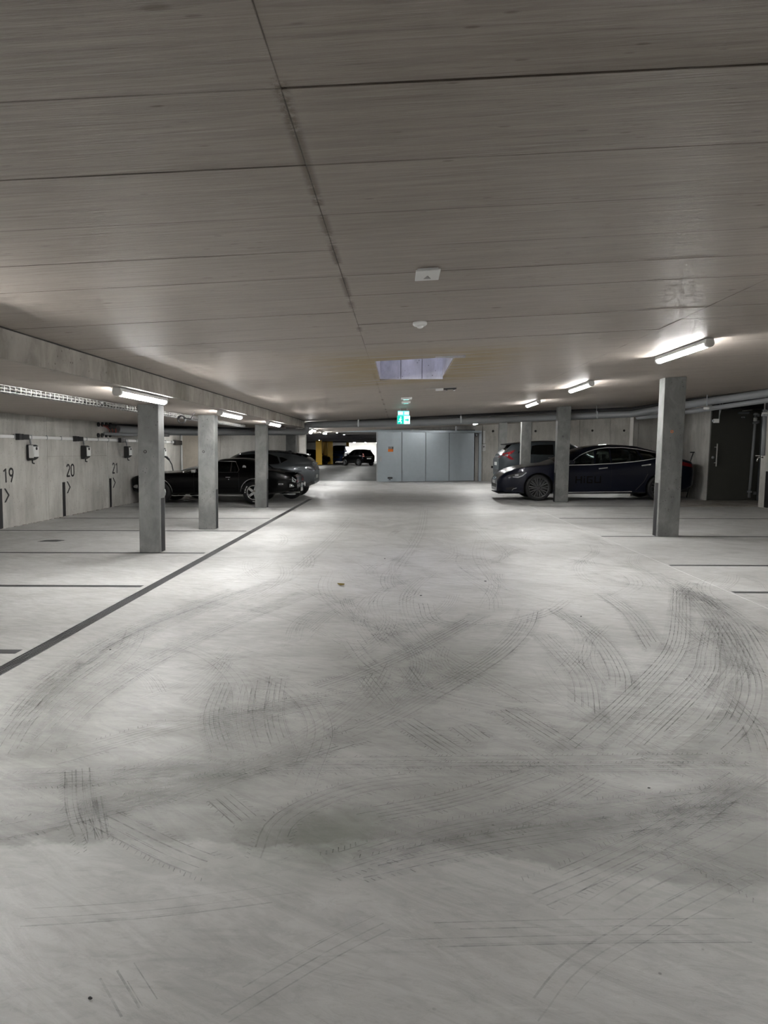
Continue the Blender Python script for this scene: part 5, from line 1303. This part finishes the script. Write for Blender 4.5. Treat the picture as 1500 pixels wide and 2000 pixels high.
# --- grey SUV behind, tail towards the aisle (rotated half a turn)
YV = 26.2; kV = YV / F; xV = atY(975, 900, YV).x; LV = 4.75; wV = .92
def qv(px, py): return (LV - (px - 975) * kV, (HOR + CAMZ * F / YV - py) * kV)
def QV(l): return [qv(*p) for p in l]
S = dict(L=LV, r=.37, rim=.26, arch=.43, wheels=(.92, 3.78), paint='p_slate', style='five', rim_m='alloy_dark', wr=.66, gs='dark_glass', gr='dark_glass',
    shoulder=[(0, .72), (.12, .95), (.5, 1.08), (1.2, 1.16), (2.2, 1.20), (3.4, 1.28), (4.3, 1.31), (LV - .14, 1.26), (LV, 1.12)],
    bottom=[(0, .38), (.3, .26), (4.2, .28), (LV - .15, .42), (LV, .52)],
    width=[(0, .62), (.12, .78), (.5, .90), (1.2, .92), (3.9, .92), (LV - .3, .88), (LV, .76)],
    roof=[(1.05, 1.16), (1.5, 1.38), (1.95, 1.66), (2.3, 1.755), (2.9, 1.79), (3.6, 1.76), (4.2, 1.69), (4.45, 1.50), (LV - .06, 1.30)],
    side_glass=[QV([(1126, 888), (1113, 874), (1098, 869), (1084, 868.5), (1084, 888)]), QV([(1081, 888), (1081, 868.5), (1050, 869), (1040, 871), (1036, 887)]), QV([(1033, 886), (1036, 872), (1022, 876), (1014, 881), (1012, 885)])],
    end_glass=[(1.25, 1.85, .70, .58), (4.24, 4.50, .56, .62)], seats=[(2.4, (-.38, .38)), (3.3, (-.36, .36))], seat_top=1.48, mirror=(1.62, 1.20), cav_floor=.55)
c4_ = car('grey_suv', 'grey SUV with red tail lamps parked behind the navy saloon', (xV + LV, YV + wV, 0), PI, S)
r_ = c4_['root']
b = bm_(); hexa(b, [(4.12, -.60, 1.68), (4.46, -.56, 1.63), (4.46, .56, 1.63), (4.12, .60, 1.68), (4.10, -.62, 1.73), (4.52, -.58, 1.68), (4.52, .58, 1.68), (4.10, .62, 1.73)]); bmesh.ops.bevel(b, geom=b.edges[:], offset=.012, segments=2, affect='EDGES'); obj('roof_spoiler', b, M['dark_plastic'], r_)
roofskin(c4_, 2.0, 4.2, .56, 'p_black')
for s in (-1, 1):
    c4_['patch']('tail_lamp', [(LV - .08, 1.30), (LV - .30, 1.36), (LV - .62, 1.46), (LV - .50, 1.34), (LV - .36, 1.27), (LV - .56, 1.10), (LV - .42, 1.10), (LV - .22, 1.24), (LV - .06, 1.24)], 'red_lens', s, .012)
    c4_['endpatch']('tail_lamp', [(s * .50, 1.16), (s * .76, 1.18), (s * .76, 1.26), (s * .50, 1.22)], 'red_lens', 1, .012)
    c4_['ribbon']('arch_cladding', [(3.78 + .47 * math.cos(a), .37 + .47 * math.sin(a)) for a in [PI * k / 16 for k in range(17)]], .07, 'dark_plastic', (s,), .012)
    c4_['ribbon']('arch_cladding', [(.92 + .47 * math.cos(a), .37 + .47 * math.sin(a)) for a in [PI * k / 16 for k in range(17)]], .07, 'dark_plastic', (s,), .012)
    c4_['patch']('headlamp', [(.12, .92), (.5, 1.02), (.5, 1.07), (.14, .99)], 'clear_lens', s, .006)
    for dx, dz in ((2.75, 1.17), (3.55, 1.20)): c4_['ribbon']('door_handle', [(dx, dz), (dx + .2, dz)], .035, 'alloy', (s,), .02)
c4_['endpatch']('lamp_bar', [(-.50, 1.18), (.50, 1.18), (.50, 1.23), (-.50, 1.23)], 'clear_lens', 1, .012)
c4_['endpatch']('number_plate', [(-.26, .88), (.26, .88), (.26, 1.00), (-.26, 1.00)], 'plate', 1, .02)
c4_['endpatch']('lower_bumper', [(-.66, .50), (.66, .50), (.66, .74), (-.66, .74)], 'dark_plastic', 1, .02)
c4_['ribbon']('sill_cladding', [(1.4, .34), (3.3, .34)], .14, 'dark_plastic', (-1, 1), .012)
for k in (2.0, 2.9): c4_['ribbon']('door_seam', [(k + .55, 1.20), (k + .55, .45)], .008, 'black')
c4_['ribbon']('window_trim', QV([(1128, 888.8), (1084, 888.8), (1034, 887.4), (1011, 885.5)]), .016, 'chrome')

# --- small hatchback driving in the far garage
YH = 65.5
S = dict(L=3.45, r=.30, rim=.2, arch=.35, wheels=(.66, 2.86), paint='p_black', style='five', rim_m='alloy_dark', wr=.56, N=40,
    shoulder=[(0, .60), (.10, .74), (.5, .86), (.95, .92), (2.4, .98), (3.2, 1.0), (3.40, .96), (3.45, .86)],
    bottom=[(0, .30), (.3, .22), (3.1, .24), (3.45, .36)],
    width=[(0, .56), (.12, .68), (.5, .79), (1.2, .81), (3.0, .81), (3.32, .76), (3.45, .66)],
    roof=[(.72, .90), (1.1, 1.16), (1.5, 1.42), (1.9, 1.50), (2.5, 1.50), (3.0, 1.44), (3.22, 1.24), (3.40, .98)],
    side_glass=[[(1.15, .98), (1.55, 1.37), (2.0, 1.42), (2.0, .99)], [(2.1, 1.0), (2.1, 1.42), (2.6, 1.38), (2.85, 1.04)]],
    end_glass=[(.92, 1.42, .58, .48), (3.0, 3.26, .46, .54)], seats=[(1.9, (-.34, .34)), (2.55, (-.32, .32))], seat_top=1.18, mirror=(1.2, .98), cav_floor=.5)
a = atY(715, 909, YH); ang = math.radians(-51)      # heading away to the left
c5 = car('small_hatchback', 'small black hatchback standing in the far garage seen through the gate opening', (0, 0, 0), ang, S)
r_ = c5['root']; r_.location = (atY(698, 909, YH).x - math.cos(ang) * 1.72, YH + 1 - math.sin(ang) * 1.72, 0)
for s in (-1, 1):
    c5['endpatch']('tail_lamp', [(s * .56, .86), (s * .70, .86), (s * .70, 1.12), (s * .56, 1.12)], 'lit_red' if s < 0 else 'red_lens', 1, .02)
    c5['patch']('headlamp', [(.12, .66), (.45, .76), (.45, .84), (.14, .76)], 'clear_lens', s, .008)
c5['endpatch']('number_plate', [(-.24, .62), (.24, .62), (.24, .72), (-.24, .72)], 'plate', 1, .012); c5['endpatch']('tail_garnish', [(-.4, .80), (.4, .80), (.4, .86), (-.4, .86)], 'chrome', 1, .012)
obj('roof_spoiler', B(2.85, 3.14, -.5, .5, 1.42, 1.47, bevel=.01), M['p_black'], r_)

# --- yellow walls and further cars beyond the gate
def ywall(px0, px1, Y, ztop, lab, n=1, dep=.3):
    a, c_ = atY(px0, 900, Y), atY(px1, 900, Y); t = thing('yellow_wall', lab, 'wall', group='yellow walls of the far garage')
    obj('wall_panel', B(a.x, c_.x, Y, Y + dep, 0, ztop), M['yellow'], t)
    obj('edge_strip', B(c_.x - .12, c_.x + .02, Y - .03, Y, 0, ztop), M['yellow'], t)
    return t
ywall(617, 628.5, 70, 2.43, 'nearest yellow wall slab beyond the gate opening'); ywall(629.5, 639.5, 74, 2.43, 'middle yellow wall slab beyond the black car nose'); ywall(640, 649.8, 72.5, 2.43, 'right yellow wall slab beside the blue van')
ywall(676.5, 681.5, 84, 2.43, 'narrow yellow pillar left of the white far wall')
S2 = dict(S); S2.update(paint='p_black')
c6 = car('parked_car', 'nose of a black parked car between the yellow walls', (0, 0, 0), math.radians(150), dict(S, N=30)); c6['root'].location = (atY(639, 900, 71.6).x, 71.3, 0)
for s in (-1, 1): c6['patch']('headlamp', [(.10, .68), (.42, .76), (.42, .86), (.12, .78)], 'clear_lens', s, .01)
S3 = dict(L=4.4, r=.33, rim=.2, arch=.38, wheels=(.85, 3.5), paint='p_blue', style='five', rim_m='alloy', wr=.72, N=36,
    shoulder=[(0, .70), (.10, .95), (.6, 1.12), (1.2, 1.22), (4.2, 1.26), (4.4, 1.15)], bottom=[(0, .32), (.3, .25), (4.2, .26), (4.4, .36)],
    width=[(0, .66), (.12, .80), (.5, .88), (4.1, .89), (4.4, .80)], roof=[(.7, 1.15), (1.2, 1.55), (1.7, 1.88), (2.2, 1.95), (4.0, 1.93), (4.25, 1.75), (4.36, 1.28)],
    side_glass=[[(1.35, 1.30), (1.75, 1.72), (2.3, 1.76), (2.3, 1.30)]], end_glass=[(.95, 1.6, .70, .62), (4.12, 4.30, .6, .66)], seats=[(2.2, (-.4, .4))], seat_top=1.6, mirror=(1.3, 1.28), cav_floor=.6)
c7 = car('blue_van', 'dark blue van parked beyond the yellow walls', (0, 0, 0), math.radians(84), S3); c7['root'].location = (atY(657, 900, 77).x, 76, 0)
for s in (-1, 1): c7['patch']('headlamp', [(.10, .80), (.45, .95), (.45, 1.08), (.12, .95)], 'clear_lens', s, .01)
obj('grille', B(-.02, .03, -.5, .5, .6, .8, bevel=.01), M['dark_plastic'], c7['root'])
